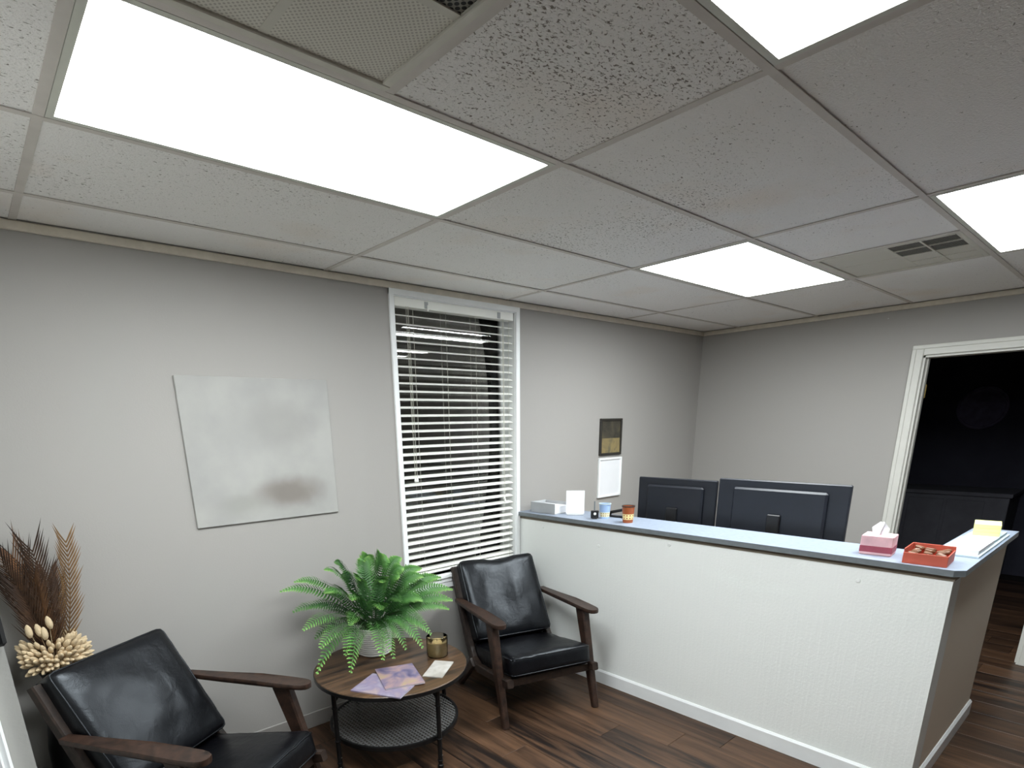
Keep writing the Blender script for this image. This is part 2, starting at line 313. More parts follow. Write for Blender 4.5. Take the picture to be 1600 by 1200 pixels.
# ---------------------------------------------------------------- mesh helpers
class MB:
    def __init__(s): s.v = []; s.f = []; s.mi = []; s.uv = None
    def add(s, v, f, mi=0):
        o = len(s.v); s.v += [tuple(p) for p in v]; s.f += [tuple(i+o for i in q) for q in f]; s.mi += [mi]*len(f); return s
    def box(s, x0, x1, y0, y1, z0, z1, mi=0):
        v = [(x, y, z) for z in (z0, z1) for y in (y0, y1) for x in (x0, x1)]
        return s.add(v, [(0, 2, 3, 1), (4, 5, 7, 6), (0, 1, 5, 4), (2, 6, 7, 3), (0, 4, 6, 2), (1, 3, 7, 5)], mi)
    def bev(s, x0, x1, y0, y1, z0, z1, b=.004, mi=0):
        """box with chamfered edges"""
        v = []; cx, cy, cz = (x0+x1)/2, (y0+y1)/2, (z0+z1)/2; hx, hy, hz = (x1-x0)/2, (y1-y0)/2, (z1-z0)/2
        b = min(b, hx*.9, hy*.9, hz*.9); idx = {}
        for sx in (-1, 1):
            for sy in (-1, 1):
                for sz in (-1, 1):
                    for a in range(3):
                        d = [hx-b, hy-b, hz-b]; d[a] += b
                        idx[(sx, sy, sz, a)] = len(v); v.append((cx+sx*d[0], cy+sy*d[1], cz+sz*d[2]))
        f = []
        def quad(q):
            # orient outward
            p = [Vector(v[i]) for i in q]; n = (p[1]-p[0]).cross(p[2]-p[0]); c = sum(p, Vector())/len(p)-Vector((cx, cy, cz))
            f.append(tuple(q) if n.dot(c) > 0 else tuple(reversed(q)))
        for a in range(3):
            o = [i for i in range(3) if i != a]
            for sg in (-1, 1):
                def k(p, q, a=a, o=o, sg=sg):
                    t = [0, 0, 0]; t[a] = sg; t[o[0]] = p; t[o[1]] = q; return idx[(*t, a)]
                quad([k(-1, -1), k(1, -1), k(1, 1), k(-1, 1)])
            for p in (-1, 1):
                for q in (-1, 1):
                    def e(sg, w, a=a, o=o, p=p, q=q):
                        t = [0, 0, 0]; t[a] = sg; t[o[0]] = p; t[o[1]] = q; return idx[(*t, o[w])]
                    quad([e(-1, 0), e(1, 0), e(1, 1), e(-1, 1)])
        for sx in (-1, 1):
            for sy in (-1, 1):
                for sz in (-1, 1): quad([idx[(sx, sy, sz, 0)], idx[(sx, sy, sz, 1)], idx[(sx, sy, sz, 2)]])
        return s.add(v, f, mi)
    def prism(s, pts, lo, hi, axis=2, mi=0):
        """extrude a 2D outline (in the two other axes, in order) from lo to hi along axis"""
        n = len(pts); o = [i for i in range(3) if i != axis]; v = []
        for h in (lo, hi):
            for a, b in pts:
                p = [0, 0, 0]; p[o[0]] = a; p[o[1]] = b; p[axis] = h; v.append(tuple(p))
        f = [tuple(range(n))[::-1], tuple(range(n, 2*n))]+[(i, (i+1) % n, (i+1) % n+n, i+n) for i in range(n)]
        return s.add(v, f, mi)
    def tube(s, path, r, n=8, mi=0, cap=True):
        """round tube along points; r number or list"""
        P = [Vector(p) for p in path]; m = len(P); rr = r if isinstance(r, (list, tuple)) else [r]*m; v = []; ref = None
        for i in range(m):
            t = (P[min(i+1, m-1)]-P[max(i-1, 0)]).normalized()
            if ref is None: ref = Vector((0, 0, 1)) if abs(t.z) < .9 else Vector((1, 0, 0))
            a = t.cross(ref).normalized(); ref = a.cross(t).normalized()
            for k in range(n):
                w = 2*PI*k/n; v.append(P[i]+(a*math.cos(w)+ref*math.sin(w))*rr[i])
        f = [(i*n+k, i*n+(k+1) % n, (i+1)*n+(k+1) % n, (i+1)*n+k) for i in range(m-1) for k in range(n)]
        if cap: f += [tuple(range(n))[::-1], tuple((m-1)*n+k for k in range(n))]
        return s.add(v, f, mi)
    def lathe(s, prof, n=24, c=(0, 0), mi=0):
        """prof: (r, z) list, bottom to top outside; r=0 closes"""
        v = []; f = []; rings = []
        for r, z in prof:
            if r < 1e-6: rings.append([len(v)]); v.append((c[0], c[1], z))
            else:
                rings.append(list(range(len(v), len(v)+n))); v += [(c[0]+r*math.cos(2*PI*k/n), c[1]+r*math.sin(2*PI*k/n), z) for k in range(n)]
        for A, B in zip(rings, rings[1:]):
            for k in range(n):
                k2 = (k+1) % n
                if len(A) == 1 and len(B) > 1: f.append((A[0], B[k2], B[k]))
                elif len(B) == 1 and len(A) > 1: f.append((A[k], A[k2], B[0]))
                elif len(A) > 1: f.append((A[k], A[k2], B[k2], B[k]))
        return s.add(v, f, mi)
    def seg(s, p0, p1, w0, d0, w1, d1, side, mi=0):
        """tapered bar from p0 to p1, w along 'side', d across; chamfered to eight sides"""
        p0, p1, side = Vector(p0), Vector(p1), Vector(side).normalized(); t = (p1-p0).normalized(); q = t.cross(side).normalized(); v = []
        for p, w, d in ((p0, w0, d0), (p1, w1, d1)):
            c = min(w, d)*.16
            for a, b in ((w/2-c, -d/2), (w/2, -d/2+c), (w/2, d/2-c), (w/2-c, d/2), (-w/2+c, d/2), (-w/2, d/2-c), (-w/2, -d/2+c), (-w/2+c, -d/2)): v.append(p+side*a+q*b)
        n = 8; f = [tuple(range(n)), tuple(range(n, 2*n))[::-1]]+[(i+n, (i+1) % n+n, (i+1) % n, i) for i in range(n)]
        return s.add(v, f, mi)
    def build(s, name, mats, parent=None, smooth=False, angle=None):
        me = bpy.data.meshes.new(name); me.from_pydata(s.v, [], s.f)
        for m in (mats if isinstance(mats, (list, tuple)) else [mats]): me.materials.append(m)
        if any(s.mi): me.polygons.foreach_set('material_index', s.mi)
        if s.uv:
            ul = me.uv_layers.new(name='UVMap')
            for lp in me.loops: ul.data[lp.index].uv = s.uv[lp.vertex_index]
        bm = bmesh.new(); bm.from_mesh(me)
        if not s.uv: bmesh.ops.recalc_face_normals(bm, faces=bm.faces)
        if angle is not None:
            for e in bm.edges: e.smooth = e.calc_face_angle(PI) < angle if len(e.link_faces) == 2 else False
        for fc in bm.faces: fc.smooth = smooth or angle is not None
        bm.to_mesh(me); bm.free()
        o = bpy.data.objects.new(name, me); COL.objects.link(o)
        if parent: o.parent = parent
        return o
def thing(name, label, cat, loc=(0, 0, 0), rz=0, group=None):
    o = bpy.data.objects.new(name, None); COL.objects.link(o); o.empty_display_size = .1
    o.location = loc; o.rotation_euler = (0, 0, rz); o['label'] = label; o['category'] = cat
    if group: o['group'] = group
    return o
def tag(o, label, cat, group=None):
    o['label'] = label; o['category'] = cat
    if group: o['group'] = group
    return o
def struct(o, label=None):
    o['kind'] = 'structure'
    if label: o['label'] = label
    return o
def copy_part(o, parent, loc=None, name=None):
    c = o.copy(); COL.objects.link(c); c.parent = parent
    if loc is not None: c.location = loc
    return c

# ---------------------------------------------------------------- setting
YW, XW, XL = 2.89, 5.12, -0.017
WX0, WX1, WZ0, WZ1 = 1.905, 2.815, 0.728, 2.312       # window opening
T = .16
m = MB()
m.box(XL-.3, WX0, YW, YW+T, 0, H+.1); m.box(WX1, XW+.12, YW, YW+T, 0, H+.1)
m.box(WX0, WX1, YW, YW+T, 0, WZ0); m.box(WX0, WX1, YW, YW+T, WZ1, H+.1)
struct(m.build('wall_back', MT['wall']), 'grey painted wall with the window')
DY0, DY1, DZ = .375, 1.238, 2.03                       # doorway in the right wall
m = MB()
m.box(XW, XW+.12, DY1, YW, 0, H+.1); m.box(XW, XW+.12, -3.3, DY0, 0, H+.1); m.box(XW, XW+.12, DY0, DY1, DZ, H+.1)
struct(m.build('wall_right', MT['wall']), 'grey painted wall with the open doorway')
m = MB(); m.prism([(-.9, 1.40), (XL, 1.40), (-.0365, YW), (-.9, YW)], 0, H+.1, 2)   # shape skewed along the view line to hide its lit side face
wl = struct(m.build('wall_left', MT['wallend']), 'end of the grey wall at the left edge of the view')
m = MB(); m.box(-2.6, -2.5, -3.3, 1.4, 0, H+.1); m.box(-2.5, -.9, 1.40, 1.5, 0, H+.1)
struct(m.build('wall_left', MT['wall']))
m = MB(); m.box(-2.6, XW, -3.4, -3.3, 0, H+.1)
struct(m.build('wall_front', MT['wall']))

# floor of single planks
m = MB(); m.box(-2.6, 8.2, -3.4, YW+T, -.06, -.012)
floor = struct(m.build('floor', MT['subfloor']), 'dark brown wood plank floor')
PW, PL = .178, 1.22
pm = MB().bev(-PW/2+.0006, PW/2-.0006, -PL/2+.0008, PL/2-.0008, -.0125, 0, .0012)
plank0 = pm.build('plank', MT['plank'], floor)
first = True; rr = random.Random(3)
ix = 0
xx = -2.5+PW/2
while xx < 8.0:
    yy = -3.2-rr.random()*PL
    while yy < YW+PL/2:
        near = (.4 < xx < 5.3 and -.9 < yy < YW+.6)
        thru = (5.3 <= xx < 7.9 and -.6 < yy < 2.6)
        if near or thru:
            if first: plank0.location = (xx, yy, 0); first = False
            else: copy_part(plank0, floor, (xx, yy, 0))
        yy += PL
    xx += PW; ix += 1

# ceiling: grid, tiles, lights, vents (grid module 1.2192 x 0.6096 m)
C0, CW, R0, RH = .3017, 1.2192, 2.578, .6096
m = MB(); m.box(-2.6, XW, -3.4, YW+T, H+.10, H+.16)
ceil = struct(m.build('ceiling', MT['plenum']), 'suspended ceiling of fissured white tiles in a painted grid')
def grid_bar(x0, x1, y0, y1, z=0):
    mb = MB(); w = .012
    mb.box(x0, x1, y0, y1, H-.0015-z, H+.001-z)
    cx, cy = (x0+x1)/2, (y0+y1)/2
    if x1-x0 > y1-y0: mb.box(x0, x1, cy-.001, cy+.001, H, H+.035)
    else: mb.box(cx-.001, cx+.001, y0, y1, H, H+.035)
    return mb.build('grid_bar', MT['grid'], ceil)
BW = .012
cols = [C0+i*CW for i in range(-3, 5) if -2.5 < C0+i*CW < XW-.03]
rows = [R0-j*RH for j in range(0, 10)]
rows = [y for y in rows if y > -3.25]
ycut = lambda x: 1.4 if x < XL else YW
for x in cols: grid_bar(x-BW, x+BW, -3.3, YW if x > XL else 1.4)
for y in rows: grid_bar((XL if y > 1.4 else -2.5), XW, y-BW*.9, y+BW*.9, .0008)
LIGHTS = {(0, 1), (2, 1), (0, 3), (2, 3)}      # (column, row) cells with a lit troffer
HALF = {(0, 2): 'vent_left', (2, 2): 'vent_right'}
tile_cache = {}
DENS = {(0, 2): .92, (1, 1): .62, (1, 2): .42, (-1, 1): .6, (-1, 2): .7, (-1, 0): .5, (0, 0): .5, (1, 0): .4, (1, 3): .25}   # how pitted each tile is
def tile(x0, x1, y0, y1, dz=0.0, tilt=0, dens=.2):
    w, h = round(x1-x0, 3), round(y1-y0, 3)
    if w < .03 or h < .03: return
    if (w, h) not in tile_cache:
        mb = MB(); g = .0015
        mb.bev(-w/2+g, w/2-g, -h/2+g, h/2-g, 0.001, .016, .004)
        o = mb.build('ceiling_tile', MT['tile'], ceil); tile_cache[(w, h)] = o
    else: o = copy_part(tile_cache[(w, h)], ceil)
    o.location = ((x0+x1)/2, (y0+y1)/2, H+dz); o.rotation_euler = (tilt, 0, 0); o.color = (dens, 0, 0, 1)
    return o
xe = [-2.5]+[c for c in cols]+[XW]
ye = [YW]+rows+[-3.3]
rt_ = random.Random(5)
for a in range(len(xe)-1):
    ci = round((xe[a]-C0)/CW) if a else -99
    for b in range(len(ye)-1):
        rj = b-1
        x0, x1, y0, y1 = xe[a], xe[a+1], ye[b+1], ye[b]
        if y1 > 1.45 and x0 < XL: x0 = max(x0, XL)
        if x0 >= x1-.02: continue
        if y1 > 1.5 and x1 <= XL: continue
        if (ci, rj) in LIGHTS: continue
        dz = rt_.uniform(0, .0015)
        if (ci, rj) in HALF:
            xm = (x0+x1)/2
            grid_bar(xm-BW, xm+BW, y0, y1, .0004)
            if HALF[(ci, rj)] == 'vent_left': tile(xm, x1, y0, y1, dz, 0, .92)
            else: tile(x0, xm, y0, y1, dz, 0, .25)
        else: tile(x0, x1, y0, y1, dz, .004 if (ci, rj) == (2, 0) else 0, DENS.get((ci if a else -1, rj), .2))
# wall angle trims
m = MB(); m.bev(XL-.0195, XW, YW-.014, YW, H-.036, H-.004, .003); struct(m.build('trim_1', MT['trim']), 'cream wall angle under the ceiling on the window wall')
m = MB(); m.bev(XW-.014, XW, -3.3, YW-.014, H-.036, H-.004, .003); struct(m.build('trim_2', MT['trim']), 'cream wall angle under the ceiling on the doorway wall')
# skirting
m = MB(); m.bev(XL-.0195, 2.86, YW-.010, YW, 0, .094, .004); struct(m.build('baseboard_back', MT['vinyl']), 'grey vinyl base along the window wall')
m = MB(); m.bev(XW-.010, XW, DY1+.07, YW-.01, 0, .094, .004); struct(m.build('baseboard_right', MT['vinyl']))
# ceiling lights
LAB = {(0, 1): 'long lit ceiling panel above the left grey wall, largest in view', (2, 1): 'lit ceiling panel between the window wall and the right vent',
       (0, 3): 'lit ceiling panel cut by the top edge, beyond the left vent', (2, 3): 'lit ceiling panel cut by the right edge, above the doorway',
       }
for (ci, rj) in sorted(LIGHTS):
    x0, x1, y1, y0 = C0+ci*CW, C0+(ci+1)*CW, R0-rj*RH, R0-(rj+1)*RH
    t = thing('ceiling_light', LAB[(ci, rj)], 'ceiling light', ((x0+x1)/2, (y0+y1)/2, H), 0, 'lit ceiling panels')
    w, h = CW/2-.013, RH/2-.013; fr = .017
    mb = MB(); mb.box(-w, w, -h, -h+fr, -.002, .03); mb.box(-w, w, h-fr, h, -.002, .03); mb.box(-w, -w+fr, -h+fr, h-fr, -.002, .03); mb.box(w-fr, w, -h+fr, h-fr, -.002, .03)
    mb.box(-w, w, -h, h, .03, .085)
    mb.build('frame', MT['lightframe'], t)
    MB().box(-w+fr+.001, w-fr-.001, -h+fr+.001, h-fr-.001, .003, .007).build('diffuser', MT['diffuser'], t)
# ceiling vents: perforated face in four quarters, one of them open and dark
for nm, x0, lab, dq in (('left', C0, 'square perforated ceiling vent beside the longest light panel', 1), ('right', C0+2.5*CW, 'square perforated ceiling vent with dark louvre cells near the doorway', 0)):
    y1 = R0-2*RH; t = thing('ceiling_vent', lab, 'air vent', (x0+RH/2, y1-RH/2, H))
    w = RH/2-.012
    mb = MB(); b = .022
    mb.bev(-w, w, -w, -w+b, -.004, .012, .002); mb.bev(-w, w, w-b, w, -.004, .012, .002); mb.bev(-w, -w+b, -w+b, w-b, -.004, .012, .002); mb.bev(w-b, w, -w+b, w-b, -.004, .012, .002)
    mb.build('frame', MT['vent'], t)
    for q, (sx, sy) in enumerate(((-1, -1), (1, -1), (-1, 1), (1, 1))):
        xa, xb = sorted((sx*.010, sx*(w-b))); ya, yb = sorted((sy*.010, sy*(w-b)))
        dark = q == dq
        mb = MB(); mb.box(xa, xb, ya, yb, .002 if not dark else .004, .008); pl = mb.build('perforated_panel', MT['perfdark'] if dark else MT['perf'], t)
        if dark: pl['label'] = 'open dark quarter'
        cx, cy = (xa+xb)/2, (ya+yb)/2
        if dark or (q == 1 and nm == 'right'):
            mb = MB(); mb.box(cx-.004, cx+.004, ya, yb, -.001, .006); mb.box(xa, xb, cy-.004, cy+.004, -.001, .006); mb.build('divider', MT['vent'], t)
    mb = MB(); mb.box(-.010, .010, -w+b, w-b, .0012, .008); mb.box(-w+b, w-b, -.010, .010, .0013, .0079); mb.build('cross_bar', MT['vent'], t)
    MB().box(-w, w, -w, w, .012, .08).build('back_box', MT['plenum'], t)

# window with its blind
win = bpy.data.objects.new('window_1', None); COL.objects.link(win); struct(win, 'narrow tall window with white frame')
m = MB()   # casing, head board, reveals
m.bev(1.874, WX0, YW-.012, YW+.002, WZ0-.03, 2.342, .002); m.bev(WX1, 2.849, YW-.012, YW+.002, WZ0-.03, 2.342, .002); m.bev(1.874, 2.849, YW-.0125, YW+.002, WZ1, 2.343, .002)
m.build('window_casing', MT['white'], win)
m = MB(); m.box(WX0-.001, WX0+.004, YW, YW+.12, WZ0, WZ1); m.box(WX1-.004, WX1+.001, YW, YW+.12, WZ0, WZ1); m.box(WX0, WX1, YW, YW+.12, WZ1-.004, WZ1+.001)
m.build('window_reveal', MT['white'], win)
m = MB(); m.bev(1.872, 2.851, YW-.030, YW+.12, WZ0-.028, WZ0, .004); m.bev(1.874, 2.849, YW-.018, YW+.001, WZ0-.056, WZ0-.028, .003); m.bev(1.874, 2.849, YW-.012, YW+.001, WZ0-.096, WZ0-.056, .003)
m.build('window_sill', MT['white'], win)
m = MB(); yy = YW+.10; f = .032
m.box(WX0, WX0+f, yy, yy+.03, WZ0, WZ1); m.box(WX1-f, WX1, yy, yy+.03, WZ0, WZ1); m.box(WX0, WX1, yy, yy+.03, WZ0, WZ0+f); m.box(WX0, WX1, yy, yy+.03, WZ1-f, WZ1)
m.build('window_frame', MT['white'], win)
MB().box(WX0+.02, WX1-.02, yy+.012, yy+.016, WZ0+.02, WZ1-.02).build('pane', MT['glass'], win)

bl = thing('window_blind', 'white horizontal slat blind hanging open in the window', 'blind', ((WX0+WX1)/2, YW+.040, WZ0))
hw = (WX1-WX0)/2-.010
MB().bev(-hw, hw, -.036, .022, 2.262-WZ0, 2.308-WZ0, .003).build('head_rail', MT['slat'], bl)
m = MB(); n = 6; sw = .048      # one gently crowned slat
pv = []
for i in range(n+1):
    y = -sw/2+sw*i/n; z = .0028*(1-(2*y/sw)**2); pv.append((y, z))
prof = pv+[(y, z-.0026) for y, z in reversed(pv)]
m.prism(prof, -hw+.003, hw-.003, 0)
slat0 = m.build('slat', MT['slat'], bl)
zs = 0.775; k = 0; rs = random.Random(2)
while zs < 2.245:
    o = slat0 if k == 0 else copy_part(slat0, bl)
    o.location = (rs.uniform(-.001, .001), -.006, zs-WZ0); o.rotation_euler = (math.radians(14)+rs.uniform(-.02, .02), rs.uniform(-.001, .001), 0)
    zs += .0439; k += 1
MB().bev(-hw+.002, hw-.002, -.030, .018, .742-WZ0, .757-WZ0, .003).build('bottom_rail', MT['slat'], bl)
for px in (2.035, 2.265, 2.49, 2.765):
    dx = px-(WX0+WX1)/2; m = MB()
    for dy in (-.0315, .0195): m.tube([(dx, dy, .745-WZ0), (dx, dy, 2.265-WZ0)], .0009, 5)
    m.build('ladder_cord', MT['cord'], bl)
for dx, z0 in ((-.375, 1.345), (-.360, 1.345), (.345, 1.175), (.352, 1.155)):
    m = MB(); m.tube([(dx, -.040, 2.265-WZ0), (dx+.004, -.041, z0-WZ0)], .0011, 5); c = m.build('pull_cord', MT['cord'], bl)
    m = MB(); m.lathe([(0, z0-WZ0-.028), (.006, z0-WZ0-.027), (.007, z0-WZ0-.018), (.003, z0-WZ0), (0, z0-WZ0+.001)], 10, (dx+.004, -.041)); m.build('tassel', MT['slat'], c, smooth=True)
for dx in (-.235, .318):
    MB().bev(dx-.012, dx+.012, -.040, -.036, 2.266-WZ0, 2.300-WZ0, .001).build('cord_lock', MT['greyplastic'], bl)
MB().bev(-.232, -.224, -.046, -.038, 2.252-WZ0, 2.284-WZ0, .002).build('tilt_hook', MT['slat'], bl)

# night outside: siding of the next building and the ground
m = MB(); m.box(-4, 10, 5.72, 5.8, -.3, 4.5); so = struct(m.build('wall_outside', MT['siding']), 'dark siding of a neighbouring building seen through the blind')
sb = MB().prism([(0, -.10), (-.020, -.10), (-.004, .10), (0, .10)], -6.9, 6.9, 0)
s0 = sb.build('siding_board', MT['siding'], so)
for i in range(22):
    o = s0 if i == 0 else copy_part(s0, so)
    o.location = (3, 5.72, -.2+.2*i)
m = MB(); m.box(-4, 10, YW+T, 5.8, -.35, -.25); struct(m.build('ground', MT['ground']))

# doorway: casing, jamb, hinge, and the unlit room behind it
dr = bpy.data.objects.new('door_1', None); COL.objects.link(dr); struct(dr, 'open doorway in white casing leading to an unlit room')
def casing(y0, y1, z0, z1):
    mb = MB(); mb.bev(XW-.016, XW, y0, y1, z0, z1, .004); return mb
c = .067
mb = casing(DY1, DY1+c, 0, DZ+c); mb.bev(XW-.021, XW-.014, DY1+c*.62, DY1+c, 0, DZ+c*.62, .003); mb.build('door_casing', MT['doorwhite'], dr)
mb = casing(DY0-c, DY0, 0, DZ+c); mb.bev(XW-.021, XW-.014, DY0-c, DY0-c*.62, 0, DZ+c*.62, .003); mb.build('door_casing', MT['doorwhite'], dr)
mb = casing(DY0, DY1, DZ, DZ+c); mb.bev(XW-.021, XW-.014, DY0-c, DY1+c, DZ+c*.62, DZ+c, .003); mb.build('door_casing', MT['doorwhite'], dr)
mb = MB(); mb.box(XW-.002, XW+.122, DY1-.014, DY1+.001, 0, DZ); mb.box(XW-.002, XW+.122, DY0-.001, DY0+.014, 0, DZ); mb.box(XW-.002, XW+.122, DY0, DY1, DZ-.014, DZ+.001)
mb.bev(XW+.035, XW+.075, DY1-.026, DY1-.013, 0, DZ, .002); mb.bev(XW+.035, XW+.075, DY0+.013, DY0+.026, 0, DZ, .002)
mb.build('door_jamb', MT['doorwhite'], dr)
for hz in (1.80, .25):
    mb = MB(); mb.bev(XW+.078, XW+.118, DY1-.0175, DY1-.013, hz-.045, hz+.045, .001); mb.tube([(XW+.121, DY1-.018, hz-.045), (XW+.121, DY1-.018, hz+.045)], .006, 8); mb.build('hinge', MT['brass'], dr)
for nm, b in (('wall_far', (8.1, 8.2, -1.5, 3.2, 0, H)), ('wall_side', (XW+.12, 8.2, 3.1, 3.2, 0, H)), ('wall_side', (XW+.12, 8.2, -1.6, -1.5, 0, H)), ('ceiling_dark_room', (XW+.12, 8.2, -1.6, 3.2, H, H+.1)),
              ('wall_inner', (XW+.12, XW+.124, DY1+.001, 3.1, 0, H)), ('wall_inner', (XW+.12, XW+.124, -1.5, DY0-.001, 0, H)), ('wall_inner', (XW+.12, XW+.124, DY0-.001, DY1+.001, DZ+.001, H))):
    struct(MB().box(*b).build(nm, MT['roomshade']))

# left edge: white casing and black box on the end of the wall
m = MB(); m.bev(-.16, -.052, 1.380, 1.40, 0, 2.1, .004); m.bev(-.16, -.064, 1.372, 1.382, 0, 2.1, .003)
struct(m.build('trim_3', MT['white']), 'white casing board on the end of the left wall')
m = MB(); m.bev(-.115, -.010, 1.335, 1.40, 1.262, 1.48, .006)
t = thing('wall_box', 'small black box mounted on the wall end at the left edge', 'box', (0, 0, 0))
m.build('housing', MT['blackplastic'], t)
MB().bev(-.100, -.025, 1.331, 1.336, 1.30, 1.46, .003).build('cover_plate', MT['monitor2'], t)

# ---------------------------------------------------------------- reception counter
XC, YC, CX1, CT = 2.86, .454, 4.02, 1.030
rc = thing('reception_counter', 'white plastered reception counter running out from the window wall', 'counter', (XC, YC, 0))
def off(mb): mb.v = [(x-XC, y-YC, z) for x, y, z in mb.v]; return mb
off(MB().box(XC, XC+.14, YC, YW-.001, 0, 1.010)).build('front_panel', MT['counter'], rc)
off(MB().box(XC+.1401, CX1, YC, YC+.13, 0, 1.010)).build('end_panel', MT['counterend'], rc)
mb = MB(); mb.prism([(XC-.014, 0), (XC, 0), (XC, .088), (XC-.005, .088), (XC-.014, .078)], YC-.013, YW-.011, 1); off(mb).build('baseboard', MT['white'], rc)
mb = MB(); mb.prism([(YC-.013, 0), (YC, 0), (YC, .088), (YC-.004, .088), (YC-.013, .078)], XC-.014, CX1+.012, 0); off(mb).build('baseboard', MT['white'], rc)
off(MB().box(XC-.004, XC+.14, YC-.004, YW-.001, 1.004, 1.026)).build('top_strip', MT['strip'], rc)
off(MB().box(XC+.1401, CX1, YC-.004, YC+.13, 1.004, 1.026)).build('top_strip', MT['strip'], rc)
# old plugged fixing holes in the plaster
import itertools
for (y, z) in ((2.672, .966), (2.20, .90), (1.715, .975), (.78, .945)):
    mb = MB(); mb.lathe([(0, .0), (.011, .0), (.009, .0025), (.004, .0035), (0, .002)], 10)
    o = off(MB().add([(XC-zz, y+a, z+b) for a, b, zz in mb.v], mb.f)).build('plaster_blob', MT['counter'], rc, smooth=True)
# laminate top, one L-shaped slab with a clipped outer corner
ct = thing('countertop', 'grey laminate counter top with a clipped corner on the white counter', 'countertop', (XC, YC, 1.026))
out = [(XC-.028, YW-.002), (XC-.028, YC+.0), (XC+.004, YC-.032), (CX1+.02, YC-.032), (CX1+.02, YC+.150), (XC+.30, YC+.150), (XC+.30, YW-.002)]
mb = MB(); n = len(out)
v = [(x-XC, y-YC, z) for z in (0, .026) for x, y in out]
mb.add(v, [tuple(range(n))[::-1]], 1); mb.f += [tuple(range(n, 2*n))]; mb.mi += [0]
for i in range(n): mb.f.append((i, (i+1) % n, (i+1) % n+n, i+n)); mb.mi.append(1)
mb.build('slab', [MT['laminate'], MT['lamedge']], ct)
TOP = 1.052

# desk behind the counter carrying two monitors
dk = thing('desk', 'work desk hidden behind the reception counter', 'desk', (3.50, 1.75, 0))
MB().bev(-.33, .33, -1.0, 1.1, .715, .745, .004).build('desk_top', MT['desk'], dk)
for sx in (-.29, .29):
    for sy in (-.95, 1.05): MB().bev(sx-.02, sx+.02, sy-.02, sy+.02, 0, .715, .003).build('leg', MT['blackmetal'], dk)
def monitor(y, w, ztop, rz, label, mtl):
    t = thing('monitor', label, 'monitor', (3.33, y, .745), rz, 'monitors on the reception desk')
    zt = ztop-.745; h = .355
    mb = MB(); mb.bev(-.012, .012, -w/2, w/2, zt-h, zt, .005); mb.build('bezel', mtl, t)
    mb = MB(); mb.bev(-.034, -.011, -w*.36, w*.36, zt-h*.86, zt-h*.12, .012); mb.build('back_shell', mtl, t)
    MB().box(.0121, .0135, -w/2+.012, w/2-.012, zt-h+.018, zt-.012).build('screen', MT['blackplastic'], t)
    mb = MB(); mb.bev(-.052, -.030, -.035, .035, .008, zt-h*.5, .004); mb.build('stand_neck', MT['blackplastic'], t)
    mb = MB(); mb.bev(-.13, .10, -.12, .12, 0, .012, .005); mb.build('stand_base', MT['blackplastic'], t)
monitor(1.975, .530, 1.290, .03, 'left of the two dark monitors seen from behind over the counter', MT['monitor2'])
monitor(1.348, .700, 1.308, -.02, 'right and wider of the two dark monitors seen from behind', MT['monitor'])

# ---------------------------------------------------------------- lounge chairs (local: x right of the sitter's left, front = +u)
def cushion(hx, hy, hz, n=16, r=.03, puff=.03, sag=0.0, crease=0.0, seed=0):
    """soft boxy cushion, half sizes hx, hy, hz; hz is the thickness"""
    mb = MB(); idx = {}
    def P(a, b, c):
        p = Vector((a*hx, b*hy, c*hz)); q = Vector((max(-hx+r, min(hx-r, p.x)), max(-hy+r, min(hy-r, p.y)), max(-hz+r, min(hz-r, p.z))))
        d = p-q
        if d.length > 1e-9: p = q+d.normalized()*r
        k = (1-a*a)*(1-b*b)
        p.z += c*puff*k**.75
        p.x *= 1+.015*(1-b*b)*(1-c*c); 
        e = max(0, abs(b)-.2)/.8
        if b > 0: p.y -= sag*math.exp(-(a*3.2)**2)*b*b
        if c > 0:
            p.z -= crease*math.exp(-(a*14)**2)*(1-b*b)
            p.z += .010*noise.noise(Vector((a*2.2+seed, b*2.2, seed)))*k + .006*noise.noise(Vector((a*5+seed, b*3, 3+seed)))
        return p
    g = [-1+2*i/n for i in range(n+1)]; g = [math.copysign(abs(t)**.8, t) for t in g]; nz = 6; gz = [-1+2*i/nz for i in range(nz+1)]
    def face(fn, A, B, flip):
        o = len(mb.v); mb.v += [tuple(fn(a, b)) for a in A for b in B]
        w = len(B)
        for i in range(len(A)-1):
            for j in range(w-1):
                q = (o+i*w+j, o+(i+1)*w+j, o+(i+1)*w+j+1, o+i*w+j+1); mb.f.append(q if not flip else q[::-1]); mb.mi.append(0)
    for s in (-1, 1):
        face(lambda a, b: P(a, b, s), g, g, s < 0); face(lambda a, c: P(a, s, c), g, gz, s > 0); face(lambda b, c: P(s, b, c), g, gz, s < 0)
    rim = []
    for s in (1, -1):     # piping runs round both faces
        path = [P(a, -1, s*.86) for a in g]+[P(1, b, s*.86) for b in g[1:]]+[P(a, 1, s*.86) for a in reversed(g[:-1])]+[P(-1, b, s*.86) for b in reversed(g[:-1])]
        rim.append(path)
    return mb, rim
def weld(o):
    bm = bmesh.new(); bm.from_mesh(o.data); bmesh.ops.remove_doubles(bm, verts=bm.verts, dist=1e-5); bmesh.ops.recalc_face_normals(bm, faces=bm.faces)
    for f in bm.faces: f.smooth = True
    bm.to_mesh(o.data); bm.free()
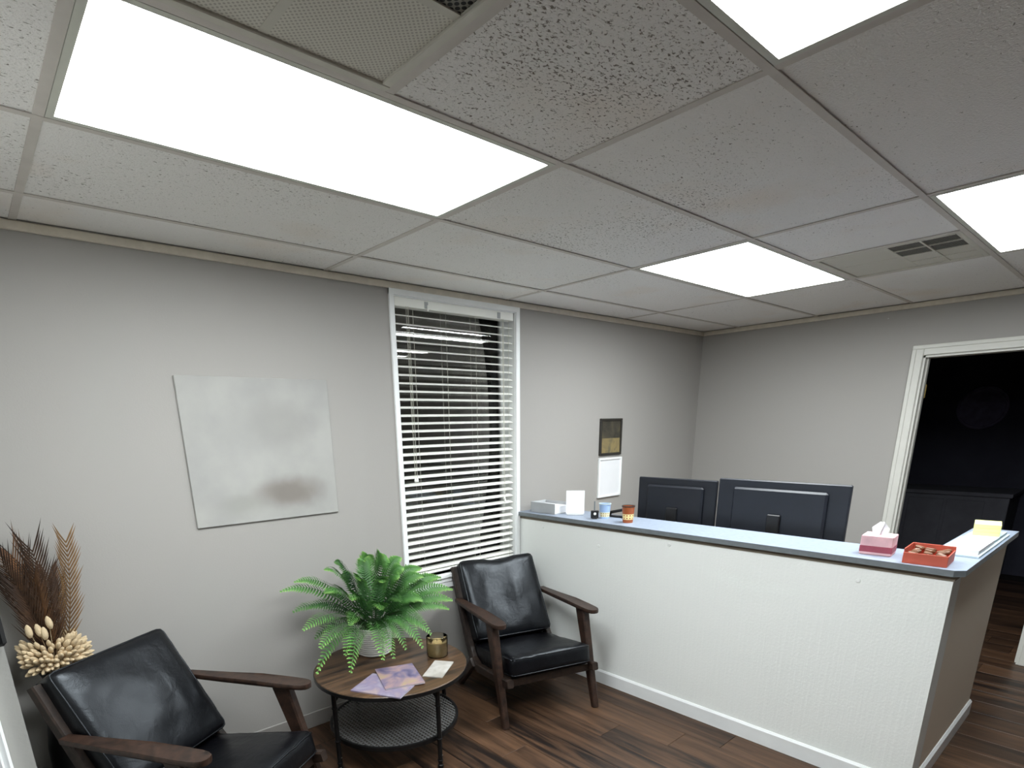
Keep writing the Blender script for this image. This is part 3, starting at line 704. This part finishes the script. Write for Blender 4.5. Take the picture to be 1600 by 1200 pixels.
def lounge_chair(label, loc, ang, sag, crease, seed):
    # local frame: +x = lateral (towards the sitter's left), -y = forward
    t = thing('lounge_chair', label, 'armchair', (loc[0], loc[1], 0), ang, 'black leather lounge chairs')
    A = lambda u, w, z: (w, -u, z)
    side = (1, 0, 0)
    for s in (-1, 1):
        w = s*.2985
        mb = MB(); mb.seg(A(.012, w, 0), A(-.158, w, .578), .036, .036, .046, .082, side); mb.build('front_leg', MT['chairwood'], t)
        # rear upright bending into the side rail: one curved bar
        pts = [(-.775, .760, .040), (-.715, .640, .046), (-.635, .490, .050), (-.545, .330, .056), (-.475, .235, .064), (-.400, .208, .056), (-.200, .235, .050), (-.02, .262, .052), (.030, .274, .046)]
        mb = MB()
        for i in range(len(pts)-1):
            (ua, za, da), (ub, zb, db) = pts[i], pts[i+1]
            mb.seg(A(ua, w-s*.022, za), A(ub, w-s*.022, zb), .038, da, .038, db, side)
        mb.build('side_frame', MT['rail'], t)
        mb = MB(); mb.seg(A(-.665, w-s*.004, 0), A(-.435, w-s*.004, .235), .032, .034, .034, .058, side); mb.build('rear_leg', MT['rail'], t)
        # armrest: board with rounded nose, thinning to the back
        o = []
        for u, hwd in ((-.655, .022), (-.61, .025), (-.45, .034), (-.28, .041), (-.14, .043), (-.075, .041), (-.045, .036), (-.026, .025), (-.018, .010)): o.append((u, hwd))
        outl = [(-u, w+h_) for u, h_ in o]+[(-u, w-h_) for u, h_ in reversed(o)]
        mb = MB(); nn = len(outl); vv = []
        for z, ins in ((-.011, .90), (-.005, 1.0), (.006, 1.0), (.011, .93)):
            for y, x in outl:
                u = -y; vv.append((w+(x-w)*ins, y*(1 if ins == 1 else (.985 if u > -.1 else 1)), .587+z+(.004 if u > -.3 else -.012*(-.3-u)/.4)))
        ff = [tuple(range(nn)), tuple(range(3*nn, 4*nn))[::-1]]
        for L in range(3): ff += [(L*nn+i, L*nn+(i+1) % nn, (L+1)*nn+(i+1) % nn, (L+1)*nn+i) for i in range(nn)]
        mb.add(vv, ff); mb.build('armrest', MT['chairwood'], t, angle=.6)
    for nm, u, z, d, h_ in (('front_rail', -.03, .255, .026, .05), ('rear_rail', -.47, .225, .026, .05), ('top_rail', -.752, .700, .020, .055), ('back_slat', -.690, .575, .016, .045), ('back_slat', -.615, .440, .016, .045)):
        MB().seg(A(u, -.27, z), A(u, .27, z), d, h_, d, h_, (0, 1, 0)).build(nm, MT['rail'], t)
    for u in (-.38, -.24, -.11): MB().bev(-.268, .268, -u-.02, -u+.02, .232-(u+.03)*-.05, .240-(u+.03)*-.05, .003).build('seat_webbing', MT['blackplastic'], t)
    # seat cushion
    mb, rim = cushion(.258, .285, .056, 14, .022, .016, seed=seed)
    sc_ = mb.build('seat_cushion', MT['leather'], t); weld(sc_)
    sc_.location = A(-.272, 0, .303); sc_.rotation_euler = (math.atan2(.095, .54)*-1, 0, 0)
    for p in rim: MB().tube(p+[p[0]], .0042, 6).build('piping', MT['leather'], sc_, smooth=True)
    # back cushion: local y up the back, z towards the sitter
    mb, rim = cushion(.262, .262, .058, 16, .026, .022, sag, crease, seed+5)
    bc = mb.build('back_cushion', MT['leather'], t); weld(bc)
    tilt = math.atan2(.27, .44)
    bc.location = A(-.6245, 0, .562); bc.rotation_euler = (PI/2-tilt, 0, 0)
    for p in rim: MB().tube(p+[p[0]], .0045, 6).build('piping', MT['leather'], bc, smooth=True)
    return t
lounge_chair('black leather lounge chair between the window and the white counter', (2.274, 2.045), -.295, .022, .012, 1.0)
lounge_chair('black leather lounge chair nearest the viewer, in front of the dried grasses', (.668, 2.014), .563, .0, .0, 4.0)

# ---------------------------------------------------------------- side table
tb = thing('side_table', 'round wooden side table with black metal legs and a mesh shelf', 'table', (1.45, 2.41, 0))
MB().lathe([(0, .440), (.386, .440), (.388, .444), (.388, .459), (.385, .462), (0, .462)], 64).build('table_top', MT['tabletop'], tb, angle=.5)
MB().lathe([(.3885, .440), (.391, .440), (.391, .458), (.3885, .458), (.3885, .440)], 64).build('rim_band', MT['blackmetal'], tb, angle=.5)
MB().lathe([(.322, .150), (.335, .150), (.336, .155), (.336, .172), (.330, .174), (.322, .172), (.322, .150)], 56).build('shelf_rim', MT['blackmetal'], tb, angle=.6)
m = MB(); st = .0195          # woven wire shelf: two layers of flat wires
for lay in (0, 1):
    x = -.32
    while x <= .32:
        hl = math.sqrt(max(0, .325**2-x*x))
        if hl > .02:
            if lay: m.box(x-.0046, x+.0046, -hl, hl, .1665, .1695)
            else: m.box(-hl, hl, x-.0046, x+.0046, .164, .167)
        x += st
ms = m.build('wire_mesh', MT['mesh'], tb); ms['kind'] = 'stuff'
for a in (-85, 5, 95, 185):
    ca, sa = math.cos(math.radians(a)), math.sin(math.radians(a)); lx, ly = .352*ca, .352*sa
    m = MB(); m.tube([(lx, ly, .012), (lx, ly, .440)], .0115, 12); lg = m.build('leg', MT['blackmetal'], tb, angle=.6)
    for z in (.045, .165, .345):
        MB().lathe([(.0115, z-.004), (.0145, z-.003), (.0145, z+.003), (.0115, z+.004)], 12, (lx, ly)).build('pipe_collar', MT['blackmetal'], lg, angle=.6)
    MB().lathe([(0, 0), (.013, 0), (.015, .004), (.015, .020), (.010, .026), (0, .026)], 12, (lx, ly)).build('foot', MT['blackmetal'], lg, angle=.6)
    MB().lathe([(0, 0), (.0035, 0), (.003, .002), (0, .003)], 8).build('screw', MT['silver'], lg)
    s_ = next(c for c in lg.children if c.name.startswith('screw')); s_.location = (lx-ca*.0-sa*.0+.006, ly-.0105, .075); s_.rotation_euler = (PI/2, 0, 0)
    MB().prism([(0, .375), (.0, .434), (-.060, .434)], -.002, .002, 1).build('corner_bracket', MT['blackmetal'], lg)
    b_ = next(c for c in lg.children if c.name.startswith('corner')); b_.location = (lx-ca*.010, ly-sa*.010, 0); b_.rotation_euler = (0, 0, math.radians(a))

# fern in a white pot
PX, PY = 1.475, 2.615; TT = .462
fp = thing('potted_fern', 'lush green fern in a white ribbed pot on the side table', 'plant', (PX, PY, TT))
prof = [(0, 0), (.078, 0), (.084, .004)]
z = .008
while z < .150: prof += [(.090+z*.08, z), (.090+z*.08, z+.006), (.087+z*.08, z+.008)]; z += .0115
prof += [(.104, .158), (.098, .160), (.092, .150), (.088, .120), (0, .120)]
MB().lathe(prof, 36).build('pot', MT['pot'], fp, angle=.9)
MB().lathe([(0, .118), (.088, .121), (.07, .138), (.03, .150), (0, .152)], 20).build('moss', MT['soil'], fp, smooth=True)
def frond(base, ctrl, tip, wid, npair, mtl, parent, name, sweep=.30, droop=.12, blade=.74, r0=.0022, seed=0, taper=.88, side=None):
    rg = random.Random(seed); b, c, t = Vector(base), Vector(ctrl), Vector(tip)
    mb = MB(); uv = []
    Q = lambda s: b*(1-s)**2+c*2*s*(1-s)+t*s*s
    D = lambda s: ((c-b)*2*(1-s)+(t-c)*2*s).normalized()
    path = [Q(i/14) for i in range(15)]
    mb.tube(path, [r0*(1-.75*i/14) for i in range(15)], 4); uv += [(i/14, 0) for i in range(15) for _ in range(4)]
    L = sum((path[i+1]-path[i]).length for i in range(14))
    s0 = .12
    for k in range(npair):
        s = s0+(1-s0)*(k+.5)/npair; p = Q(s); d = D(s)
        sd = d.cross(Vector((0, 0, 1)))
        if sd.length < .05: sd = d.cross(Vector((0, 1, 0)))
        if side: sd = Vector(side)-d*Vector(side).dot(d)
        sd.normalize()
        if not side:                      # blades roll outward, the room side hanging lower
            sd = (sd+Vector((0, 0, .65*max(-1, min(1, sd.y*1.6))))).normalized()
        nr = sd.cross(d).normalized()
        if nr.z < 0 and not side: nr = -nr
        env = min(1, (s-s0)/.16+.35)*(1-max(0, (s-.40)/.60)**1.9*taper)
        wl_ = wid*env*(rg.uniform(.9, 1.08) if not side else rg.uniform(.72, 1.15)); bw = L*(1-s0)/npair*blade
        for sg in (-1, 1):
            ax = (sd*sg*(1-sweep)+d*sweep*1.1-nr*droop*rg.uniform(.5, 1.3)).normalized()
            pr = (d-ax*d.dot(ax)).normalized()
            if not side: pr = (pr*.88+nr*.46*rg.uniform(.7, 1.2)).normalized()
            e = p+ax*wl_*.55+nr*wl_*.06; tp = p+ax*wl_+d*wl_*.12-nr*wl_*droop*.35
            o = len(mb.v)
            qq = [p-pr*bw*.35, p+pr*bw*.35, e+pr*bw*.55, tp, e-pr*bw*.45]
            if side:
                for q in qq: q.x = max(q.x, -.126)
            mb.v += [tuple(q) for q in qq]
            uv += [(s*.55, 0), (s*.55, 0), (.25+s*.6, .5), (min(1, .45+s*.6), 1), (.25+s*.6, .5)]
            mb.f += [(o, o+4, o+2, o+1), (o+4, o+3, o+2)]; mb.mi += [0, 0]
    mb.uv = uv
    return mb.build(name, mtl, parent, smooth=False)
def L_(p): return (p[0]-PX, p[1]-PY, p[2]-TT)
TIPS = [  # tip x, y, z (room), how high the arch rises above the chord, half width, shade painted into the colour
 (1.05, 2.76, .86, .10, .034, 0), (1.12, 2.74, .90, .08, .034, 0), (1.03, 2.58, .80, .10, .036, 1), (1.02, 2.46, .74, .14, .040, 0), (1.04, 2.34, .68, .17, .046, 0),
 (1.02, 2.36, .55, .18, .034, 0), (1.13, 2.24, .56, .22, .044, 0), (1.17, 2.36, .60, .20, .044, 0), (1.31, 2.25, .57, .20, .046, 0), (1.42, 2.33, .52, .19, .044, 0),
 (1.52, 2.37, .53, .20, .044, 0), (1.24, 2.64, .96, .05, .030, 0), (1.34, 2.72, .97, .05, .032, 1), (1.44, 2.60, .985, .04, .046, 0),
 (1.50, 2.66, .99, .03, .046, 0), (1.55, 2.62, 1.00, .03, .044, 0), (1.66, 2.74, .95, .06, .042, 0), (1.76, 2.74, .92, .08, .040, 0), (1.84, 2.66, .86, .10, .046, 0),
 (1.93, 2.60, .80, .12, .048, 0), (1.95, 2.52, .74, .15, .048, 0), (1.90, 2.46, .70, .16, .050, 0), (1.86, 2.44, .66, .17, .046, 0), (1.90, 2.60, .66, .16, .036, 1),
 (1.64, 2.31, .60, .19, .046, 0), (1.57, 2.29, .55, .20, .044, 0), (1.98, 2.66, .76, .12, .022, 1), (1.15, 2.70, .76, .12, .034, 1), (1.10, 2.52, .66, .18, .040, 1),
 (1.38, 2.56, .90, .08, .040, 0), (1.60, 2.52, .88, .09, .044, 0), (1.68, 2.60, .90, .08, .044, 0), (1.30, 2.50, .82, .12, .042, 0), (1.54, 2.42, .78, .13, .044, 1),
 (1.42, 2.42, .76, .13, .044, 0), (1.24, 2.42, .72, .16, .042, 0), (1.70, 2.46, .74, .15, .046, 0), (1.40, 2.78, .88, .08, .036, 1), (1.56, 2.79, .88, .08, .036, 1),
 (1.28, 2.78, .80, .10, .034, 1), (1.68, 2.79, .80, .10, .036, 1), (1.48, 2.48, .88, .10, .040, 0), (1.20, 2.58, .86, .10, .038, 0), (1.78, 2.56, .84, .11, .044, 0)]
for i, (x, y, z, h_, wd_, dk_) in enumerate(TIPS):
    d = Vector((x-PX, y-PY, 0)); dn = d.normalized() if d.length > .01 else Vector((0, -1, 0))
    base = Vector((PX, PY, TT+.145))+dn*.035; tip = Vector((x, y, z))
    ctrl = (base*.45+tip*.55); ctrl.z = max(base.z+.06, tip.z)+h_*.72; ctrl.x = base.x*.52+tip.x*.48; ctrl.y = base.y*.52+tip.y*.48
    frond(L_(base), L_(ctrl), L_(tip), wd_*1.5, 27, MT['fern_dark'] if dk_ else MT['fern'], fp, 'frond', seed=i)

# glass candle and reading matter on the table
cj = thing('candle_jar', 'smoky glass candle jar with golden wax on the side table', 'candle', (1.695, 2.34, TT))
MB().lathe([(0, .004), (.050, .004), (.050, .078), (.030, .082), (0, .080)], 28).build('wax', MT['wax'], cj, angle=.6)
MB().lathe([(0, 0), (.052, 0), (.056, .006), (.057, .108), (.0545, .110), (.0525, .106), (.0515, .0825), (0, .0825)], 28).build('glass_jar', MT['tumbler'], cj, angle=.6)
MB().tube([(0, 0, .080), (.001, 0, .092)], .0012, 5).build('wick', MT['blackplastic'], cj)
def booklet(label, x, y, z, w, h_, th, rz, mtl, cat='magazine'):
    t = thing('magazine' if cat == 'magazine' else 'leaflet', label, cat, (x, y, z), rz, 'reading matter on the side table')
    MB().box(-w/2+.002, w/2-.002, -h_/2+.002, h_/2-.002, .0006, th-.0006).build('pages', MT['paper'], t)
    m = MB(); m.box(-w/2, w/2, -h_/2, h_/2, th-.0006, th); m.box(-w/2, w/2, -h_/2, h_/2, 0, .0006); m.box(-w/2-.0008, -w/2, -h_/2, h_/2, 0, th); m.build('cover', mtl, t)
booklet('pale lilac magazine lying flat near the table edge', 1.285, 2.20, TT, .20, .26, .006, .5, MT['mag2'])
booklet('violet magazine lying over the pale one below the fern', 1.385, 2.235, TT+.0062, .19, .25, .006, -.35, MT['mag1'])
booklet('folded white leaflet on the right side of the table', 1.585, 2.185, TT, .10, .20, .004, -.95, MT['leaflet'], 'leaflet')

# ---------------------------------------------------------------- dried arrangement behind the near chair
VX, VY = .105, 2.765
da = thing('dried_arrangement', 'black floor vase of dried palm leaves and cream bunny tail grass in the corner', 'dried flowers', (VX, VY, 0))
MB().lathe([(0, 0), (.075, 0), (.085, .02), (.095, .20), (.088, .40), (.062, .56), (.045, .64), (.050, .70), (.058, .725), (.052, .725), (.044, .69), (.038, .62), (0, .60)], 32).build('vase', MT['blackplastic'], da, smooth=True)
def palm(tip, ctrl, wid, np_, mtl, seed, side, base=(0, 0, .70)):
    return frond(base, ctrl, tip, wid, np_, mtl, da, 'palm_leaf', sweep=.64, droop=.04, blade=.33, r0=.003, seed=seed, taper=.15, side=side)
palm((.128, .0, 1.235), (.115, .0, 1.0), .098, 23, MT['palm_tan'], 1, (.95, -.3, 0), (.03, 0, .72))
palm((.018, .0, 1.215), (.03, .0, 1.0), .130, 23, MT['palm_dark'], 2, (.95, -.25, 0), (.015, 0, .72))
palm((-.045, .03, 1.20), (.0, .02, 1.0), .14, 23, MT['palm_warm'], 3, (.9, .4, 0))
palm((-.078, -.01, 1.17), (-.02, .0, 1.0), .14, 22, MT['palm_dark'], 4, (.8, -.6, 0))
palm((-.02, .06, 1.15), (-.01, .05, .98), .14, 22, MT['palm_dark'], 5, (.9, .2, 0))
palm((.052, .05, 1.10), (.04, .05, .96), .13, 22, MT['palm_warm'], 6, (.9, -.5, 0))
palm((.075, .03, 1.06), (.055, .03, .94), .12, 21, MT['palm_dark'], 7, (.7, .7, 0))
palm((-.07, .05, 1.10), (-.03, .03, .94), .13, 21, MT['palm_dark'], 8, (1, 0, 0))
palm((.0, -.02, 1.10), (.0, -.02, .94), .12, 21, MT['palm_warm'], 9, (.6, -.8, 0))
palm((-.04, .0, 1.06), (-.02, .0, .92), .12, 20, MT['palm_dark'], 10, (.9, .3, 0))
m = MB(); pr_ = [(0, -.020), (.005, -.019), (.0095, -.010), (.0105, 0), (.0085, .012), (.004, .020), (0, .023)]
m.lathe(pr_, 9); bt0 = m.build('bunny_tail', MT['bunny'], da, smooth=True)
rb = random.Random(11); cnt = 0; used = []
tries = 0
while cnt < 160 and tries < 9000:
    tries += 1
    az = rb.uniform(0, 2*PI); el = math.asin(rb.uniform(-.55, .80)); dv = Vector((math.cos(az)*math.cos(el), math.sin(az)*math.cos(el), math.sin(el)))
    r = rb.uniform(.88, 1.0); p = Vector((dv.x*.122*r, dv.y*.085*r, .79+dv.z*.085*r))
    if VX+p.x < .012 or any((p-q).length < .0128 for q in used): continue
    used.append(p); o = bt0 if cnt == 0 else copy_part(bt0, da)
    o.location = p; o.rotation_euler = (Vector((dv.x, dv.y, dv.z+.35))).to_track_quat('Z', 'X').to_euler(); s_ = rb.uniform(.78, 1.08); o.scale = (s_, s_, s_*rb.uniform(1, 1.25))
    cnt += 1
for p in ((-.055, -.055, .915), (-.025, -.055, .912), (.012, -.055, .935), (-.010, -.06, .897)):
    o = copy_part(bt0, da); o.location = p; o.rotation_euler = (.08, rb.uniform(-.15, .15), 0); o.scale = (1.15, 1.15, 1.3)
m = MB()
for q in used: m.tube([(0, 0, .70), (q.x*.5, q.y*.5, .70+(q.z-.70)*.7), tuple(q)], .001, 3, cap=False)
for p in ((-.055, -.055, .915), (-.025, -.055, .912), (.012, -.055, .935), (-.010, -.06, .897)): m.tube([(0, 0, .70), p], .001, 3, cap=False)
ss = m.build('stems', MT['bunny'], da); ss['kind'] = 'stuff'

# ---------------------------------------------------------------- things on the walls
cv = thing('wall_canvas', 'large pale canvas print with a soft taupe patch on the left wall stretch', 'picture', (1.11, YW, 1.535))
MB().bev(-.36, .36, -.012, -.001, -.335, .335, .003).build('canvas', MT['canvas'], cv)
def framed(name, label, x, z, w, h_, fw_, fm, pics):
    t = thing(name, label, 'picture', (x, YW, z))
    mb = MB(); d = .018
    for (a, b, c_, e) in ((-w/2, w/2, h_/2-fw_, h_/2), (-w/2, w/2, -h_/2, -h_/2+fw_), (-w/2, -w/2+fw_, -h_/2+fw_, h_/2-fw_), (w/2-fw_, w/2, -h_/2+fw_, h_/2-fw_)): mb.bev(a, b, -d, -.001, c_, e, .002)
    mb.build('frame', fm, t)
    for (z0, z1, mt_, nm) in pics: MB().box(-w/2+fw_, w/2-fw_, -.010, -.004, z0, z1).build(nm, mt_, t)
framed('framed_picture', 'small dark framed picture on the wall right of the window', 3.845, 1.525, .27, .275, .018, MT['frame_black'], [(-.010, .120, MT['photo_dark'], 'print'), (-.120, -.010, MT['photo_tan'], 'print')])
framed('framed_notice', 'white framed sheet hung below the dark framed picture', 3.850, 1.215, .29, .305, .016, MT['white'], [(-.137, .137, MT['paper'], 'sheet')])
# tiny nail left in the wall
t = thing('wall_nail', 'tiny bare nail high on the doorway wall', 'nail', (XW, 1.484, 2.294))
MB().tube([(-.012, 0, 0), (.0, 0, 0)], .0015, 6).build('shank', MT['silver'], t); MB().tube([(-.014, 0, 0), (-.012, 0, 0)], .004, 8).build('nail_head', MT['silver'], t)
# dark room contents
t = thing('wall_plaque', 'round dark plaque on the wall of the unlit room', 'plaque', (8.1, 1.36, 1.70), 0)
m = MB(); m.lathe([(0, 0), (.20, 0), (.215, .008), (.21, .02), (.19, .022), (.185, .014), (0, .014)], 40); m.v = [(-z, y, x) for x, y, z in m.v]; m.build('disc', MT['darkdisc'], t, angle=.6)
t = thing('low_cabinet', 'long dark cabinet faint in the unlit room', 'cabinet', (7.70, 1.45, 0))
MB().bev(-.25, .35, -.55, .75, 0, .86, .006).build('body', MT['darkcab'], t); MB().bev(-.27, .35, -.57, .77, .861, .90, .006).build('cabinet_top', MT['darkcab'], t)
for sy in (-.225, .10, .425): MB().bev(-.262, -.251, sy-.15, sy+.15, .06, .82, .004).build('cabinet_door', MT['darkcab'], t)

# ---------------------------------------------------------------- things on the counter
def cup(label, x, y, r0, r1, h_, mtl, dark):
    t = thing('cup', label, 'cup', (x, y, TOP), 0, 'patterned cups on the counter')
    MB().lathe([(0, 0), (r0, 0), (r1, h_), (r1-.003, h_), (r0-.003, .004), (0, .004)], 26).build('cup_body', mtl, t, angle=.6)
    MB().lathe([(r1-.001, h_-.004), (r1+.0025, h_-.003), (r1+.0025, h_+.003), (r1-.003, h_+.003), (r1-.003, h_-.004)], 26).build('rim', dark, t, angle=.6)
    MB().lathe([(0, h_-.022), (r1-.006, h_-.022), (r1-.006, h_-.020), (0, h_-.020)], 20).build('contents', MT['soil'], t)
cup('pale blue cup with a cream patterned band on the counter', 2.99, 2.262, .029, .036, .092, MT['cupblue'], MT['blueframe'])
cup('terracotta cup with a cream patterned band beside the left monitor', 2.955, 2.062, .030, .037, .098, MT['cuporange'], MT['cupdark'])
t = thing('dot_sign', 'small black square sign with a white dot on the counter', 'sign', (2.925, 2.290, TOP), -.75)
MB().bev(-.024, .024, -.010, .010, .006, .054, .002).build('plate', MT['blackplastic'], t)
m = MB(); m.lathe([(0, 0), (.0085, 0), (.0085, .0015), (0, .0015)], 20); m.v = [(x, -.0105-z, y+.034) for x, y, z in m.v]; m.build('dot', MT['whitedot'], t)
MB().bev(-.016, .016, -.014, .014, 0, .006, .002).build('sign_base', MT['blackplastic'], t)
MB().bev(-.004, .004, .010, .013, .03, .11, .001).build('stalk', MT['lamedge'], t)
t = thing('stapler', 'black stapler with open jaw between the two cups', 'stapler', (3.075, 2.215, TOP+.0015), -1.45)
MB().bev(-.085, .085, -.020, .020, 0, .010, .004).build('base_plate', MT['blackplastic'], t)
m = MB(); m.bev(-.080, .080, -.015, .015, -.008, .010, .005); o = m.build('upper_arm', MT['blackplastic'], t); o.location = (-.003, 0, .040); o.rotation_euler = (0, -.24, 0)
MB().lathe([(0, 0), (.012, 0), (.012, .004), (0, .004)], 12).build('anvil', MT['silver'], t); next(c for c in t.children if c.name.startswith('anvil')).location = (.068, 0, .0101)
MB().bev(-.085, -.060, -.018, .018, .009, .026, .003).build('pivot_block', MT['blackplastic'], t)

t = thing('paper_tray', 'grey plastic tray with papers on the counter by the window', 'tray', (2.965, 2.705, TOP), .0)
m = MB(); m.bev(-.075, .075, -.11, .11, 0, .004, .001); m.bev(-.075, -.071, -.11, .11, .004, .07, .001); m.bev(.071, .075, -.11, .11, .004, .07, .001); m.bev(-.075, .075, .106, .11, .004, .07, .001)
m.build('tray_shell', MT['greyplastic'], t)
MB().box(-.068, .068, -.104, .102, .0045, .050).build('paper_stack', MT['paper'], t)
t = thing('card_stand', 'upright white card stand on the counter by the window', 'sign', (2.985, 2.50, TOP), -.85)
MB().bev(-.055, .055, -.035, .035, 0, .006, .002).build('stand_base', MT['greyplastic'], t)
o = MB().bev(-.060, .060, -.002, .002, 0, .150, .001).build('card', MT['paper'], t); o.location = (0, .006, .006); o.rotation_euler = (-.12, 0, 0)

t = thing('tissue_box', 'pink and white tissue box on the counter right of the monitors', 'box', (2.985, .760, TOP), .1)
MB().bev(-.055, .055, -.060, .060, 0, .085, .003).build('carton', MT['pink'], t)
MB().bev(-.0558, .0558, -.0608, .0608, .012, .040, .001).build('printed_band', MT['crimson'], t)
m = MB()
for k in range(3):
    aa = k*1.1; m.add([(.03*math.cos(aa)*s1+.02*math.sin(aa)*s2, .03*math.sin(aa)*s1-.02*math.cos(aa)*s2*.5, .085+hh) for s1, s2, hh in ((-1, 0, -.001), (1, 0, -.001), (1.2, .8, .030), (.1, 1.1, .055), (-1.1, .6, .028))], [(0, 1, 2, 3, 4)])
m.build('tissue', MT['paper'], t)
t = thing('snack_box', 'low red card box of brown snacks on the counter corner', 'box', (2.945, .565, TOP), .06)
m = MB(); m.bev(-.085, .085, -.075, .075, 0, .004, .001); m.bev(-.085, -.081, -.075, .075, .004, .045, .001); m.bev(.081, .085, -.075, .075, .004, .060, .001); m.bev(-.081, .081, -.075, -.071, .004, .045, .001); m.bev(-.081, .081, .071, .075, .004, .060, .001)
m.build('carton', MT['red'], t)
rk = random.Random(4)
for i in range(12):
    o = MB().bev(-.018, .018, -.011, .011, -.007, .007, .004).build('wrapped_snack', MT['sweets'], t) if i == 0 else copy_part(t.children[1], t)
    o.location = (-.06+.04*(i % 4)+rk.uniform(-.004, .004), -.045+.045*(i//4)+rk.uniform(-.004, .004), .036+rk.uniform(0, .012)); o.rotation_euler = (rk.uniform(-.3, .3), rk.uniform(-.3, .3), rk.uniform(0, 3))
t = thing('paper_pile', 'pale blue white pile of forms along the counter end', 'papers', (3.48, .502, TOP), 0)
MB().bev(-.34, .36, -.070, .070, 0, .010, .001).build('clip_folder', MT['blueframe'], t)
MB().box(-.32, .02, -.062, .064, .010, .030).build('form_stack', MT['paper'], t)
MB().box(.04, .34, -.060, .062, .010, .024).build('form_stack', MT['blueframe'], t)
t = thing('note_pad', 'stack of yellow note pads on the pile of forms', 'note pad', (3.70, .505, TOP+.0242), .15)
for q in range(3): MB().box(-.08+q*.0004, .08, -.05, .05+q*.0004, q*.018, q*.018+.0172).build('pad', MT['yellow'], t)
